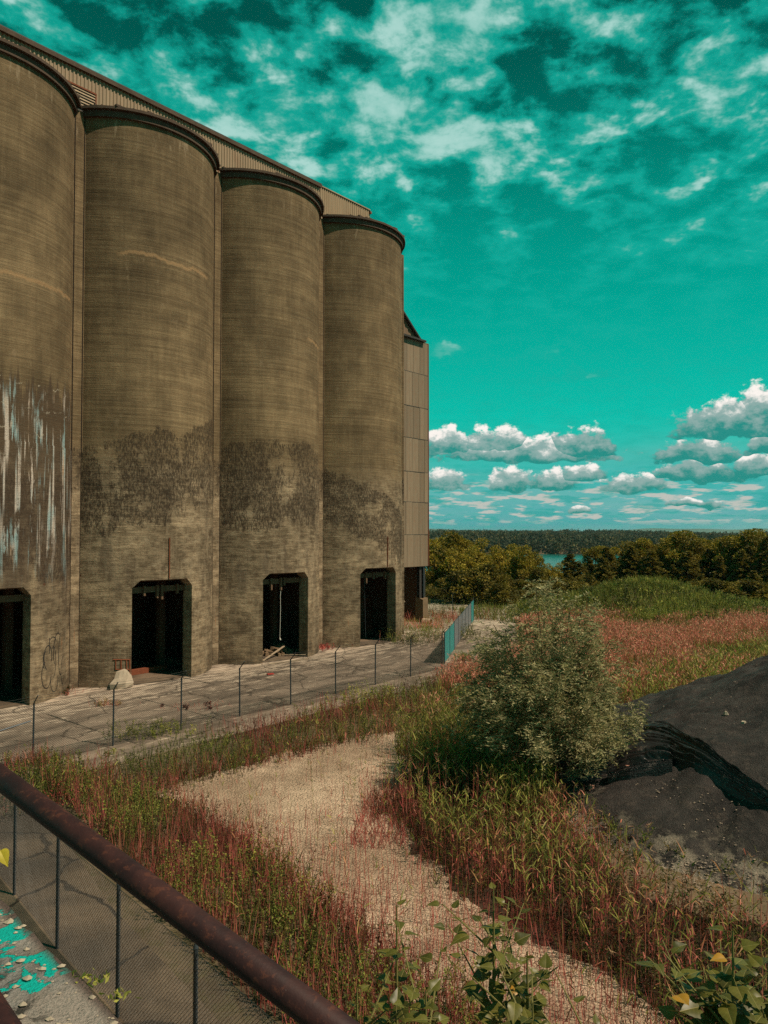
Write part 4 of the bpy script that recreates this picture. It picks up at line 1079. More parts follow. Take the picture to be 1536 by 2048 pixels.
# ------------------------------------------------------------------ black heap, tarpaulin, rocks
hx = np.linspace(4.0, 30, 240); hy = np.linspace(14, 38.5, 225)
HX, HY = np.meshgrid(hx, hy, indexing='ij'); HH = heap_h(HX, HY)
ang_ = np.arctan2((HY - 26.3) / 11.2, (HX - 19) / 14.6)
HH = HH + np.where(HH > 0, .30 * vnoise(HX, HY, 1.7, 1) + .17 * vnoise(HX, HY, .7, 2) + .10 * vnoise(HX, HY, .33, 3) + .05 * vnoise(HX, HY, .16, 4) + .16 * vnoise(ang_ * 14, HH * .35, .45, 5), 0) * np.clip(HH * 3, .2, 1)
mb = MB(); mb.grid([[(HX[i, j], HY[i, j], HH[i, j]) for j in range(len(hy))] for i in range(len(hx))])
hp_ = mb.build('spoil_heap', m_heap, None, True); tag(hp_, 'large heap of black cinders at the right edge', 'spoil heap')
def heap_at(px, py):
    x = (px - 768) / F; y = (1024 - py) / F
    d = np.array((x, math.cos(PITCH) - y * math.sin(PITCH), math.sin(PITCH) + y * math.cos(PITCH)))
    sv = np.arange(14, 45, .02); zr_ = EYE + d[2] * sv; g_ = np.maximum(heap_h(d[0] * sv, d[1] * sv), 0)
    hit = np.nonzero(zr_ <= g_)[0]; q = sv[hit[0]] if len(hit) else 28.0
    p = d * q
    return np.array((p[0], p[1], max(EYE + p[2], 0.0)))
m_tarp, B = new_mat('black_plastic')
tc = B.n('ShaderNodeTexCoord').outputs['Object']; nz = B.noise(tc, 14, 5, .65); nz2 = B.noise(tc, 3, 6, .7)
cc = B.mix(B.m('MULTIPLY', B.ss(nz2, .55, .68), .5), (0.020, 0.016, 0.016), (0.20, 0.165, 0.14))
B.out(B.pbr(cc, .36, 0, B.bump(nz, .5, .02), .5))
def tarp_sheet(name, pts, parent_label, seed, ripple=.10, nfold=7):
    """pts: (x, top row, bottom row) stations along the sheet"""
    st = []
    for (px, y0, y1) in pts: st.append((heap_at(px, y0), heap_at(px, y1)))
    m_ = 120; rows = []; rs = np.random.default_rng(int(seed * 10)); nw = 181
    hh_ = np.linspace(0, 1, nw); ctr = np.sort(rs.random(nfold * 3)); amp = rs.uniform(.3, 1.0, nfold * 3) ** 1.5; wd = rs.uniform(.006, .018, nfold * 3)
    ph = rs.uniform(0, 6.28, nfold * 3); dr = rs.normal(0, .045, nfold * 3)
    base = np.array([[0.0] * 3] * nw)
    for k in range(m_ + 1):
        f = k / m_ * (len(st) - 1); i = min(int(f), len(st) - 2); g = f - i; g = g * g * (3 - 2 * g) * .5 + g * .5
        a = st[i][0] * (1 - g) + st[i + 1][0] * g; b = st[i][1] * (1 - g) + st[i + 1][1] * g
        P = a[None] * (1 - hh_[:, None]) + b[None] * hh_[:, None]
        c_ = ctr[None] + dr[None] * np.sin(f * .9 + ph[None]) + .012 * np.sin(f * 4 + ph[None] * 2)
        fold = (amp[None] * (.55 + .45 * np.sin(f * 1.3 + ph[None] * 3)) * np.exp(-((hh_[:, None] - c_) / wd[None]) ** 2)).sum(1)
        edge = np.minimum(1, np.minimum(hh_ * 9, (1 - hh_) * 9))
        z = np.maximum(heap_h(P[:, 0], P[:, 1]), 0) - .04 + edge * (ripple * np.minimum(fold, 1.3) + .10 * np.sin(math.pi * hh_) + .21)
        rows.append([(float(P[j, 0]), float(P[j, 1]) + float(rs.normal(0, .008)), float(z[j])) for j in range(nw)])
    return rows
rows = tarp_sheet('t', [(1120, 1530, 1580), (1170, 1505, 1568), (1230, 1474, 1552), (1290, 1452, 1540), (1340, 1455, 1538), (1390, 1486, 1553), (1440, 1525, 1575), (1490, 1566, 1602), (1536, 1598, 1626), (1600, 1650, 1670)], '', 1.0, .15, 10)
mb = MB(); mb.grid(rows); tp_ = mb.build('tarpaulin', m_tarp, None, True); tag(tp_, 'gathered black plastic tarpaulin draped in folds across the heap', 'tarpaulin')
rows = tarp_sheet('t', [(1215, 1556, 1572), (1260, 1545, 1566), (1300, 1538, 1556), (1345, 1530, 1548)], '', 4.0, .08, 5)
mb = MB(); mb.grid(rows); mb.build('torn_flap', m_tarp, tp_, True)

def rock(px, py, s, mat, label, heap=True):
    p = heap_at(px, py) if heap else np.array((*ground_at(px, py), 0)); mb = MB(); a = random.random() * 3
    vs_ = []
    for zx in (0, 1):
        for q in range(5):
            t = a + q * 1.2566; r = s * random.uniform(.75, 1.1) * (1 if zx == 0 else .72)
            vs_.append((r * math.cos(t), r * math.sin(t) * .8, (-.25 if zx == 0 else random.uniform(.75, 1.05)) * s))
    mb.add(vs_, [(4, 3, 2, 1, 0), (5, 6, 7, 8, 9)] + [(q, (q + 1) % 5, 5 + (q + 1) % 5, 5 + q) for q in range(5)])
    o = mb.build('rock', mat); o.location = p; tag(o, label, 'rock', 'rocks on the heap'); return o
rock(1258, 1541, .16, m_brick, 'pinkish block lying against the torn edge of the tarpaulin')
rock(1183, 1578, .13, m_brick, 'pinkish block on gravel left of the heap, nearest the bush')
rock(1318, 1546, .12, m_brick, 'flat brownish stone under the middle of the tarpaulin')
rock(1488, 1449, .11, m_rock, 'pale stone lying alone high on the black heap')
rock(1452, 1428, .09, m_rock, 'small pale stone near the crest of the heap')
# gravel spilled at the foot of the heap
gv = MB()
for (px, py, sx_, sy_, n_) in ((1160, 1640, 42, 34, 900), (1380, 1750, 60, 22, 520), (1230, 1570, 60, 14, 200), (1250, 1690, 60, 24, 300), (1500, 1480, 160, 120, 420), (1430, 1640, 90, 60, 300)):
    for _ in range(n_):
        p = heap_at(random.gauss(px, sx_), random.gauss(py, sy_))
        if p[1] > 33: continue
        pebble(gv, p[0], p[1], p[2] + .01, random.choice((.010, .014, .018, .024, .036)) if px < 1420 else random.choice((.008, .008, .012, .016, .03)))
tag(gv.build('spilled_gravel', plain('grey_gravel', (0.27, 0.21, 0.16), .9, 0, .5, 4, .2, .4)), 'pale gravel spilled over the foot of the black heap', 'gravel', kind='stuff')

# ------------------------------------------------------------------ odds and ends in the yard and doorways
def in_silo(i, x, y, z=0.0):
    """point given in silo i's frame, as world coordinates"""
    o = np.array(RW(TC[i], -SC, 0)); nvec = np.array((*nn, 0)); dvec = np.array((*dd, 0))
    return tuple(o + dvec * x + nvec * y + np.array((0, 0, z)))
# broken concrete lump at the foot of silo 1
lump = MB(); pts = []
for ring_, (r, z) in enumerate(((.62, 0), (.66, .28), (.5, .6), (.32, .95))):
    for q in range(8):
        t = q * .785; k = random.uniform(.8, 1.15); pts.append((r * k * math.cos(t), r * .6 * k * math.sin(t), z + random.uniform(-.05, .05)))
lump.add(pts, [(r * 8 + q, r * 8 + (q + 1) % 8, r * 8 + 8 + (q + 1) % 8, r * 8 + 8 + q) for r in range(3) for q in range(8)] + [tuple(range(24, 32))])
o = lump.build('concrete_lump', m_rock); o.location = in_silo(1, -2.95, -4.75, .03); o.rotation_euler = (0, 0, ROT); tag(o, 'pale broken concrete lump below bare bars at the silo foot', 'rubble')
o = MB().box(-1.5, 1.5, -.16, .16, 0, .3).build('steel_beam', m_rust); o.location = in_silo(1, .2, -1.9, .05); o.rotation_euler = (0, 0, ROT + .03); tag(o, 'rusty red beam lying on the floor inside the second doorway', 'beam')
def rubble(i, x, y, n, s, label, mat):
    mb = MB()
    for _ in range(n):
        r = abs(random.gauss(0, s)); a = random.random() * 6.28; w = random.uniform(.08, .3)
        cx, cy_, cz = r * math.cos(a), r * math.sin(a) * .7, max(0, (s * 1.2 - r)) * random.random() * .7
        t = random.random() * 3; ux, uy = math.cos(t) * w, math.sin(t) * w
        mb.add([(cx - ux, cy_ - uy, cz), (cx + uy, cy_ - ux, cz), (cx + ux, cy_ + uy, cz + w * .3), (cx - uy, cy_ + ux, cz + w * .2),
                (cx - ux * .8, cy_ - uy, cz + w), (cx + uy, cy_ - ux * .7, cz + w * .9), (cx + ux * .8, cy_ + uy, cz + w * 1.2), (cx - uy, cy_ + ux * .6, cz + w)],
               [(0, 3, 2, 1), (4, 5, 6, 7), (0, 1, 5, 4), (1, 2, 6, 5), (2, 3, 7, 6), (3, 0, 4, 7)])
    o = mb.build('rubble_pile', mat); o.location = in_silo(i, x, y, .05); o.rotation_euler = (0, 0, ROT); tag(o, label, 'rubble', kind='stuff'); return o
rubble(2, 1.0, -2.6, 60, .8, 'heap of broken timber and rubble inside the third doorway', m_trim)
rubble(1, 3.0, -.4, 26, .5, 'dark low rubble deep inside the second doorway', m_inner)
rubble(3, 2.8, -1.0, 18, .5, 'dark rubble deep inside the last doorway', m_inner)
for (x0, y0, x1, y1, z1, lb_) in ((-1.9, -4.2, .8, -3.3, .6, 'pale plank leaning up on the rubble in the third doorway'),
                                  (.5, -3.2, 1.2, -5.0, .12, 'pale plank pointing out of the third doorway'),
                                  ):
    mb = MB(); a = np.array(in_silo(2, x0, y0, .08)); b = np.array(in_silo(2, x1, y1, z1 + .06)); ctr = (a + b) / 2
    v = b - a; L = np.linalg.norm(v); mb.box(-L / 2, L / 2, -.07, .07, -.02, .02); o = mb.build('plank', m_pale); o.location = ctr
    o.rotation_euler = (0, -math.asin(v[2] / L), math.atan2(v[1], v[0])); tag(o, lb_, 'plank')
pts = [in_silo(2, -2.35 + 3.4 * k / 12, -5.35 - .35 * math.sin(k / 12 * 2.2), .06) for k in range(13)]
o = MB().path([tuple(np.array(p) - np.array(pts[0])) for p in pts], .035, 6).build('bent_pipe', m_pale); o.location = pts[0]; tag(o, 'long bent pale pipe lying along the third doorway sill', 'pipe')
# cord hanging in the third doorway
cp = [(-.55, -4.5, 5.5), (-.6, -4.52, 4.9), (-.68, -4.55, 4.35), (-.66, -4.55, 3.4), (-.7, -4.56, 2.2), (-.72, -4.56, 1.5)]
cord = MB().path(cp, .013, 5); cord.tube(cp[-1], (cp[-1][0] + .05, cp[-1][1], cp[-1][2] - .14), .04, 6, .05)
cord.build('hanging_cord', m_white, silos[2])
o = MB().path([tuple(np.array(in_silo(3, -1.0 + .02 * k, -3.9, 5.3 - k * .6)) - np.array(in_silo(3, -1.0, -3.9, 0))) for k in range(9)], .02, 5).build('hanging_cable', m_zinc); o.location = in_silo(3, -1.0, -3.9, 0)
tag(o, 'dark cable hanging inside the last doorway', 'cable')
# piece of corrugated pipe by the tower pier
mb = MB(); g = []
for k in range(25):
    r = .38 + (.03 if k % 2 else 0); g.append([(k * .035, r * math.cos(R_(a)), .05 + r * math.sin(R_(a))) for a in range(-10, 200, 15)])
mb.grid(g); o = mb.build('culvert_piece', m_pale); o.location = (*ground_at(846, 1246), 0); o.rotation_euler = (0, 0, -.5); tag(o, 'broken piece of corrugated culvert pipe beside the tower pier', 'pipe')
o = MB().box(-.2, .2, -.12, .12, 0, .05).build('red_scrap', plain('red_plastic', (.45, .05, .04), .5)); o.location = (*ground_at(541, 1350), .04); o.rotation_euler = (0, 0, .5); tag(o, 'small flat red scrap lying on the yard concrete', 'litter')

# ------------------------------------------------------------------ vegetation
RED = [(.30, .080, .042), (.38, .125, .062), (.22, .055, .036), (.42, .175, .085)]
ORG = [(.44, .19, .085), (.50, .25, .12), (.36, .13, .06)]
GRN = [(.100, .098, .020), (.150, .140, .030), (.070, .074, .018), (.190, .170, .045)]
YGR = [(.26, .23, .050), (.20, .19, .040), (.32, .26, .07)]
DKG = [(.045, .045, .014), (.060, .056, .016), (.036, .036, .011)]
MAR = [(.12, .030, .020), (.085, .024, .017), (.16, .042, .025)]
PINK = [(.66, .235, .165), (.58, .175, .125), (.72, .32, .22), (.50, .13, .10)]
STRAW = [(.40, .29, .15), (.46, .34, .19), (.34, .23, .11)]

def _g(pal, k): return [tuple(v * k for v in c) for c in pal]
def _h(pal, k, g, b): return [(c[0] * k, c[1] * k * g, c[2] * k * b) for c in pal]
RED, ORG, GRN, YGR, STRAW = _h(RED, 1.45, .74, 1.25), _h(ORG, 1.35, .80, 1.15), _h(GRN, 1.35, 1.14, 1.0), _h(YGR, 1.35, 1.08, 1.0), _g(STRAW, 1.15)
DKG = _h(DKG, 1.0, 1.12, 1.0)
def with_z(P, hf=None):
    z = np.zeros(len(P)) if hf is None else np.asarray(hf(P[:, 0], P[:, 1]))
    return np.column_stack([P, z])

def grass(T, P3, h0, h1, w, pal0, pal1, lean=.25, grav=.1, segs=2):
    N = len(P3)
    if N == 0: return
    D = unit(np.column_stack([rng.normal(0, lean, N), rng.normal(0, lean, N), np.ones(N)]))
    strips(T, P3, D, rng.uniform(h0, h1, N), w * rng.uniform(.7, 1.3, N), grav * rng.random(N), pick(pal0, N), pick(pal1, N), segs)

def reeds(T, P3, h0, h1, pal_s, pal_l, k=5, plume=.1, w=.016, lw=.026, ll=.42):
    N = len(P3)
    if N == 0: return
    H = rng.uniform(h0, h1, N)
    D = unit(np.column_stack([rng.normal(0, .07, N), rng.normal(0, .07, N), np.ones(N)]))
    cs = pick(pal_s, N); strips(T, P3, D, H, w, .0, cs, pick(pal_s, N), 2)
    i = np.repeat(np.arange(N), k); s = rng.uniform(.22, .98, len(i))
    base = P3[i] + D[i] * (H[i] * s)[:, None]
    a = rng.uniform(0, 6.28, len(i)); up = rng.uniform(.8, 2.2, len(i))
    Dl = unit(np.column_stack([np.cos(a), np.sin(a), up]))
    cl = np.where((s > .45)[:, None], pick(pal_l, len(i)), pick(pal_s, len(i)))
    strips(T, base, Dl, ll * rng.uniform(.5, 1.2, len(i)), lw * rng.uniform(.6, 1.2, len(i)), rng.uniform(.0, .75, len(i)), cl, cl * .9, 2)
    j = np.where(rng.random(N) < plume)[0]
    if len(j):
        jj = np.repeat(j, 9); top = P3[jj] + D[jj] * (H[jj] * rng.uniform(.9, 1.04, len(jj)))[:, None]
        strips(T, top, rdir(len(jj), 1.8), rng.uniform(.10, .22, len(jj)), .018, .4, pick(STRAW, len(jj)) * .8, pick(PINK, len(jj)) * .8, 1)

def weeds(T, P3, h0, h1, k, pal, pal_s, ll=.06, lw=.028, spread=.35):
    N = len(P3)
    if N == 0: return
    H = rng.uniform(h0, h1, N)
    ns = 3
    i = np.repeat(np.arange(N), ns)
    D = unit(np.column_stack([rng.normal(0, spread, len(i)), rng.normal(0, spread, len(i)), np.ones(len(i))]))
    Hs = H[i] * rng.uniform(.6, 1.05, len(i))
    strips(T, P3[i], D, Hs, .010, .05, pick(pal_s, len(i)), pick(pal_s, len(i)), 1)
    j = np.repeat(np.arange(len(i)), k); s = rng.uniform(.12, 1.0, len(j)) ** .8
    base = P3[i][j] + D[j] * (Hs[j] * s)[:, None]
    pc = pick(pal, N, .3)
    c = pc[i][j] * rng.uniform(.7, 1.35, (len(j), 1))
    diamonds(T, base, rdir(len(j), .55), ll * rng.uniform(.6, 1.3, len(j)), lw * rng.uniform(.7, 1.2, len(j)), c)

def stuff(T, name, label, cat, mat=None):
    o = T.build(name, mat or m_leaf); tag(o, label, cat, kind='stuff'); return o

def off_heap(P, lim=.15): return P[np.asarray(heap_h(P[:, 0], P[:, 1])) < lim]
pond_poly = POND
# --- strip of weeds between yard and pond
stripA = [RN(t, n)[:2] for t, n in ((8.5, 25.6), (13, 26.2), (20, 26.4), (27, 26.6), (34, 27.2), (41, 27.6), (41, 20.0), (33, 19.9), (26, 20.7), (19, 21.2), (14, 21.9), (8.5, 23.4))]
P = scatter(stripA, 42); t_ = P @ dd; n_ = P @ nn
P = P[rng.random(len(P)) < np.clip((26.9 - n_) / 2.6, .10, 1)]
pz = patchy(P, 2.2, 3); T = Tris()
g_ = P[pz > .45]; grass(T, with_z(g_[rng.random(len(g_)) < .8]), .5, 1.25, .016, MAR, RED, .22, .15)
g_ = P[pz < .62]; grass(T, with_z(g_[rng.random(len(g_)) < .7]), .45, 1.1, .018, DKG, GRN, .25, .2)
stuff(T, 'red_grass', 'red and green grass along the pond side of the yard fence', 'grass')
T = Tris(); P = scatter(stripA, 7); n_ = P @ nn; P = P[(n_ < 25.6)]
pz = patchy(P, 2.6, 5)
weeds(T, with_z(P[pz < .6]), .4, .95, 14, GRN + DKG, DKG); weeds(T, with_z(P[pz >= .6]), .45, 1.05, 14, MAR + RED[:1] + DKG, MAR)
P = scatter(stripA, 2.5); P = P[patchy(P, 1.5, 9) > .5]; reeds(T, with_z(P[(P @ nn) < 23.6]), .9, 1.5, RED + GRN, GRN + YGR, 4, .1)
stuff(T, 'weed_strip', 'leafy weeds and seedlings bordering the far side of the dry pond', 'weeds')
# pale green weeds growing through the fence line and yard edge
T = Tris()
for (px, py, n0, sp, h) in ((285, 1478, 26, 1.0, 1.0), (335, 1470, 18, .8, .8), (60, 1528, 14, .7, .7), (20, 1535, 10, .6, .6), (150, 1518, 12, 1.0, .4), (770, 1400, 50, 1.4, 1.0), (740, 1420, 30, 1.2, .9)):
    x, y = ground_at(px, py); P = np.column_stack([rng.normal(x, sp, n0), rng.normal(y, sp * .4, n0)]); weeds(T, with_z(P), h * .5, h, 16, YGR + GRN, GRN, .09, .03, .25)
stuff(T, 'fence_weeds', 'pale green weeds sprouting at the foot of the yard fence', 'weeds')
# weeds at the silo feet
def clump(name, px, py, n0, sx_, h, pal, label, red=0, z=0.0):
    x, y = ground_at(px, py); T = Tris(); P = np.column_stack([rng.normal(0, sx_, n0), rng.normal(0, sx_ * .6, n0)])
    weeds(T, with_z(P), h * .45, h, 16, pal, pal, .09, .035, .4)
    if red: grass(T, with_z(np.column_stack([rng.normal(0, sx_ * 1.1, red), rng.normal(0, sx_ * .6, red)])), h * .4, h * .9, .018, RED, PINK, .35)
    o = T.build(name, m_leaf); o.location = (x, y, z); tag(o, label, 'weeds'); return o
clump('weed_clump', 645, 1300, 16, .5, .7, RED, 'small reddish weed clump in the corner before the last silo', 60)
clump('weed_clump', 840, 1284, 60, 1.5, 1.9, GRN, 'green shrubby weeds right of the last silo door', 60)
clump('weed_clump', 812, 1290, 40, 1.2, 1.5, GRN + DKG, 'darker weeds against the corner of the last silo')
clump('weed_clump', 868, 1272, 40, .9, 2.2, GRN, 'tall weeds in front of the tower pier', 0)
clump('weed_clump', 872, 1237, 60, 1.0, 3.2, DKG + GRN, 'dark bushy shrub beside the tower pier', 0)
clump('weed_clump', 215, 1412, 10, .35, .5, STRAW, 'dry brown tuft on the yard left of the first fence posts', 70)
clump('weed_clump', 120, 1388, 18, .7, .5, DKG + RED, 'dark weeds at the foot of the streaked silo strip', 60)
clump('weed_clump', 385, 1415, 8, .9, .35, MAR, 'sparse red weeds on the yard behind the fence', 120)
clump('weed_clump', 925, 1322, 30, .35, .9, GRN, 'green weeds at the near end of the slatted fence')
clump('weed_clump', 935, 1280, 50, .7, 1.8, GRN + DKG, 'leafy shrub leaning on the slatted fence')
clump('weed_clump', 955, 1240, 70, 1.6, 2.6, GRN + DKG, 'grey green shrub behind the far end of the slatted fence', 60)
T = Tris(); pol = gpoly([(800, 1262), (880, 1262), (930, 1236), (862, 1225), (800, 1232)]); P = scatter(pol, 16)
pz = patchy(P, 2.0, 2); grass(T, with_z(P[pz > .35]), .4, 1.2, .03, RED + ORG, PINK + ORG, .3); grass(T, with_z(P[pz < .4]), .3, .8, .03, GRN, YGR, .3)
stuff(T, 'red_grass', 'orange red grass under and beside the raised tower', 'grass')

# --- weeds between the near fence and the pond
regB = [(-14.0, 27.2), (-10.0, 23.9), (-6.0, 18.4), (-2.0, 13.4), (.6, 10.2), (3.2, 7.2), (5.5, 7.8), (4.2, 10.0), (2.5, 12.4), (1.4, 13.8), (.2, 15.4), (-1.4, 17.4), (-2.6, 19.2), (-4.2, 21.4), (-6.2, 23.6), (-8.4, 24.6), (-10.5, 26.6), (-12.5, 28.2)]
T = Tris(); P = scatter(regB, 80); pz = patchy(P, 2.4, 7)
u_ = (P @ np.array((.74, .66)))       # across the strip
grass(T, with_z(P[pz > .42]), .5, 1.15, .014, MAR + RED, RED + ORG, .2, .1)
grass(T, with_z(P[(pz <= .5) & (rng.random(len(P)) < .7)]), .4, 1.0, .014, DKG, GRN, .25, .2)
grass(T, with_z(P[rng.random(len(P)) < .22]), .7, 1.45, .012, RED, ORG, .12, .05)
stuff(T, 'red_grass', 'red and olive grass between the near fence and the pond', 'grass')
T = Tris(); P = scatter(regB, 19); pz = patchy(P, 2.0, 4)
weeds(T, with_z(P[pz < .55]), .5, 1.15, 19, GRN + GRN + YGR[:1] + DKG, DKG, .06, .034); weeds(T, with_z(P[pz >= .5]), .35, .9, 17, MAR + DKG + DKG, MAR, .05, .026)
stuff(T, 'weed_thicket', 'dense small-leaved green and maroon weeds left of the pond', 'weeds')

# --- sparse red shoots standing in the silt
T = Tris(); P = scatter(pond_poly, 60); 
low_ = np.clip((24.5 - P[:, 1]) / 11, 0, 1); side_ = patchy(P, 2.8, 1)
keep = rng.random(len(P)) < (.06 + 1.4 * low_ ** 1.1) * (.25 + side_); Pk = P[keep]
grass(T, with_z(Pk), .25, 1.0, .014, RED, RED + ORG, .10, .05, 1)
P = scatter(pond_poly, 40); P = P[rng.random(len(P)) < .05 + .3 * patchy(P, 1.4, 6) * np.clip((26 - P[:, 1]) / 9, .2, 1)]; grass(T, with_z(P), .03, .12, .02, MAR, RED + GRN, .9, .3, 1)
P = scatter(pond_poly, 2.2); P = P[rng.random(len(P)) < .55]; reeds(T, with_z(P), .6, 1.25, RED + GRN, GRN + YGR, 4, 0, .010, .02, .28)
P = scatter(gpoly([(690, 1700), (800, 1700), (840, 1640), (810, 1580), (730, 1600)]), 110); grass(T, with_z(P), .1, .8, .014, MAR + RED, RED + ORG, .35)
P = scatter(gpoly([(735, 1640), (800, 1650), (820, 1600), (760, 1590)]), 16); weeds(T, with_z(P), .25, .7, 14, MAR + DKG, MAR, .06, .03, .5)
# weeds creeping in over the edge of the silt
def fringe(poly, per_m, sig):
    out = []; n = len(poly)
    for i in range(n):
        a = np.array(poly[i]); b = np.array(poly[(i + 1) % n]); L = np.linalg.norm(b - a)
        if a[1] < 7 or b[1] < 7: continue
        k = int(L * per_m); f = rng.random((k, 1)); out.append(a + (b - a) * f + rng.normal(0, sig, (k, 2)))
    return np.concatenate(out)
P = fringe(POND, 55, .55); pz = patchy(P, 1.2, 4); grass(T, with_z(P[pz > .4]), .2, .9, .013, MAR + RED, RED + ORG, .22, .1); grass(T, with_z(P[pz < .5]), .2, .7, .015, DKG, GRN, .3, .2)
P = fringe(POND, 9, .5); weeds(T, with_z(P), .15, .5, 9, MAR + DKG + GRN, MAR + DKG, .05, .026, .6)
P = fringe(POND, 5, .9); P = P[P[:, 0] > -4]; reeds(T, with_z(P), .8, 1.6, RED + ORG, GRN + ORG + YGR, 4, .05, .012, .022, .34)
P = scatter(pond_poly, 14); P = P[patchy(P, .9, 3) > .5]; n_ = len(P); P3 = with_z(P); P3[:, 2] += .012
diamonds(T, P3, rdir(n_, -.2) * np.array((1, 1, .15)), rng.uniform(.03, .10, n_), .03, pick(MAR + STRAW, n_))
stuff(T, 'red_shoots', 'thin red shoots standing scattered over the dry silt', 'grass', m_reed)

# --- reed bed right of the pond
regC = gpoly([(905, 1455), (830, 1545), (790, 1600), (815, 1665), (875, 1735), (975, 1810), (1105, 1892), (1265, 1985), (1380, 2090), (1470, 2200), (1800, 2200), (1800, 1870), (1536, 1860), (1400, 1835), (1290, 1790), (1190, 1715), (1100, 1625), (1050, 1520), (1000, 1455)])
m_shaded = plain('shaded_soil', (0.040, 0.028, 0.018), .95, 0, .5, 2.0, .1, .6)
sheet('shaded_ground', roughen(roughen(regC, .8, .30), .16, .07), m_shaded, .012)  # added sheet, soil coloured dark to stand for shade under the reeds
T = Tris(); P = scatter(regC, 34); P = off_heap(P, .5)
edge_ = patchy(P, 1.9, 8); far_ = np.clip((P[:, 1] - 13) / 6, 0, 1)
P = P[rng.random(len(P)) < (.25 + .75 * far_) * (.35 + .75 * edge_)]; P = P[(np.asarray(heap_h(P[:, 0], P[:, 1])) < .02) | (rng.random(len(P)) < .12)]
pz = patchy(P, 1.6, 2); zc = lambda Q: np.column_stack([Q, np.maximum(np.asarray(heap_h(Q[:, 0], Q[:, 1])), 0)])
reeds(T, zc(P[pz > .5]), 1.0, 1.85, RED + ORG, ORG + GRN + YGR, 4, .10, .015, .024, .40)
reeds(T, zc(P[pz <= .5]), 1.0, 1.9, RED + GRN + DKG, GRN + YGR + GRN, 5, .06, .014, .024, .42)
stuff(T, 'reed_bed', 'tall red-stemmed reeds with green blades right of the pond', 'reeds', m_reed)
T = Tris(); P = off_heap(scatter(regC, 27), .3); pz = patchy(P, 2.0, 12)
weeds(T, zc(P[pz < .5]), .3, .85, 15, MAR + DKG, MAR + DKG, .05, .026, .5); weeds(T, zc(P[pz >= .5]), .3, .8, 15, DKG + GRN[:1] + MAR[:1], DKG, .05, .026, .5)
stuff(T, 'dark_undergrowth', 'dark maroon and green undergrowth below the reeds', 'weeds')
T = Tris(); P = scatter(gpoly([(1110, 1640), (1200, 1700), (1300, 1780), (1420, 1825), (1600, 1850), (1600, 1780), (1400, 1740), (1250, 1680), (1150, 1610)]), 9)
pz = patchy(P, 1.2, 3); weeds(T, zc(P[pz < .5]), .2, .6, 12, DKG + GRN + MAR, DKG, .06, .03, .6); reeds(T, zc(P[pz > .78]), .7, 1.4, RED + ORG, GRN + ORG, 5, .1, .014, .024, .36)
stuff(T, 'heap_weeds', 'scattered low weeds on the gravel at the foot of the heap', 'weeds')
# greener reeds between pond and bush
regC2 = gpoly([(850, 1462), (1010, 1440), (1100, 1560), (1110, 1640), (1020, 1640), (900, 1580), (800, 1545), (790, 1500)])
T = Tris(); P = scatter(regC2, 45); reeds(T, with_z(P), .9, 1.9, GRN + DKG + RED[:1], GRN + YGR + DKG, 5, .05, .014, .024, .4)
P = scatter(regC2, 60); grass(T, with_z(P), .4, 1.0, .018, DKG, GRN, .3, .2)
stuff(T, 'green_reeds', 'greener reeds crowding the left foot of the grey-leaved bush', 'reeds', m_reed)

# --- pink meadow beyond the pond
def visible(P, m=.03):
    a = P[:, 0] / np.maximum(P[:, 1], 1)
    return P[(a < .512 + m) & (a > -.512 - m)]
meadow = gpoly([(880, 1460), (830, 1440), (900, 1345), (1000, 1340), (1040, 1300), (1030, 1255), (1150, 1238), (1536, 1232), (1650, 1232), (1650, 1420), (1300, 1500), (1080, 1500), (950, 1470)])
meadow_out = gpoly([(1250, 1244), (1300, 1240), (1350, 1244), (1345, 1254), (1280, 1256)])
P = visible(scatter(meadow, 34)); P = P[np.asarray(heap_h(P[:, 0], P[:, 1])) < .05]; P = P[~inpoly(P, meadow_out)]
pz = patchy(P, 5.0, 3.3); T = Tris()
Pp = P[(pz > .20) & (patchy(P, 2.4, 2.2) > .24) & (rng.random(len(P)) < .45 + .5 * patchy(P, 1.3, 5))]; N = len(Pp)
grass(T, with_z(Pp), .7, 1.35, .030, GRN + RED, PINK, .16, .05)
i = np.repeat(np.arange(N), 3); tops = with_z(Pp)[i]; tops[:, 2] += rng.uniform(.5, 1.2, len(i)); tops[:, :2] += rng.normal(0, .10, (len(i), 2))
diamonds(T, tops, rdir(len(i), 1.6), rng.uniform(.12, .3, len(i)), rng.uniform(.03, .07, len(i)), pick(PINK + PINK + STRAW, len(i)))
Pg = P[rng.random(len(P)) < np.where(pz < .4, .55, .22)]; grass(T, with_z(Pg), .6, 1.4, .034, DKG + GRN, YGR + GRN, .2, .15)
Pg = P[rng.random(len(P)) < .22]; grass(T, with_z(Pg), .6, 1.2, .03, GRN + RED, STRAW + ORG, .2, .15)
stuff(T, 'pink_meadow', 'salmon pink seeding grass meadow behind the grey-leaved bush', 'grass', m_reed)
T = Tris(); P = visible(scatter(gpoly([(1180, 1440), (1300, 1380), (1536, 1310), (1650, 1290), (1650, 1400), (1536, 1390), (1300, 1480), (1200, 1500)]), 9)); P = P[np.asarray(heap_h(P[:, 0], P[:, 1])) < .4]
reeds(T, with_z(P), 1.1, 2.0, GRN, GRN + YGR, 6, .0, .02, .04, .6)
P = visible(scatter(gpoly([(1250, 1470), (1340, 1420), (1536, 1330), (1536, 1360), (1350, 1450), (1270, 1490)]), 12)); weeds(T, with_z(P), .5, 1.1, 16, GRN + DKG + MAR[:1], DKG, .09, .04)
stuff(T, 'cattails', 'upright green cattail blades behind the black heap', 'reeds', m_reed)

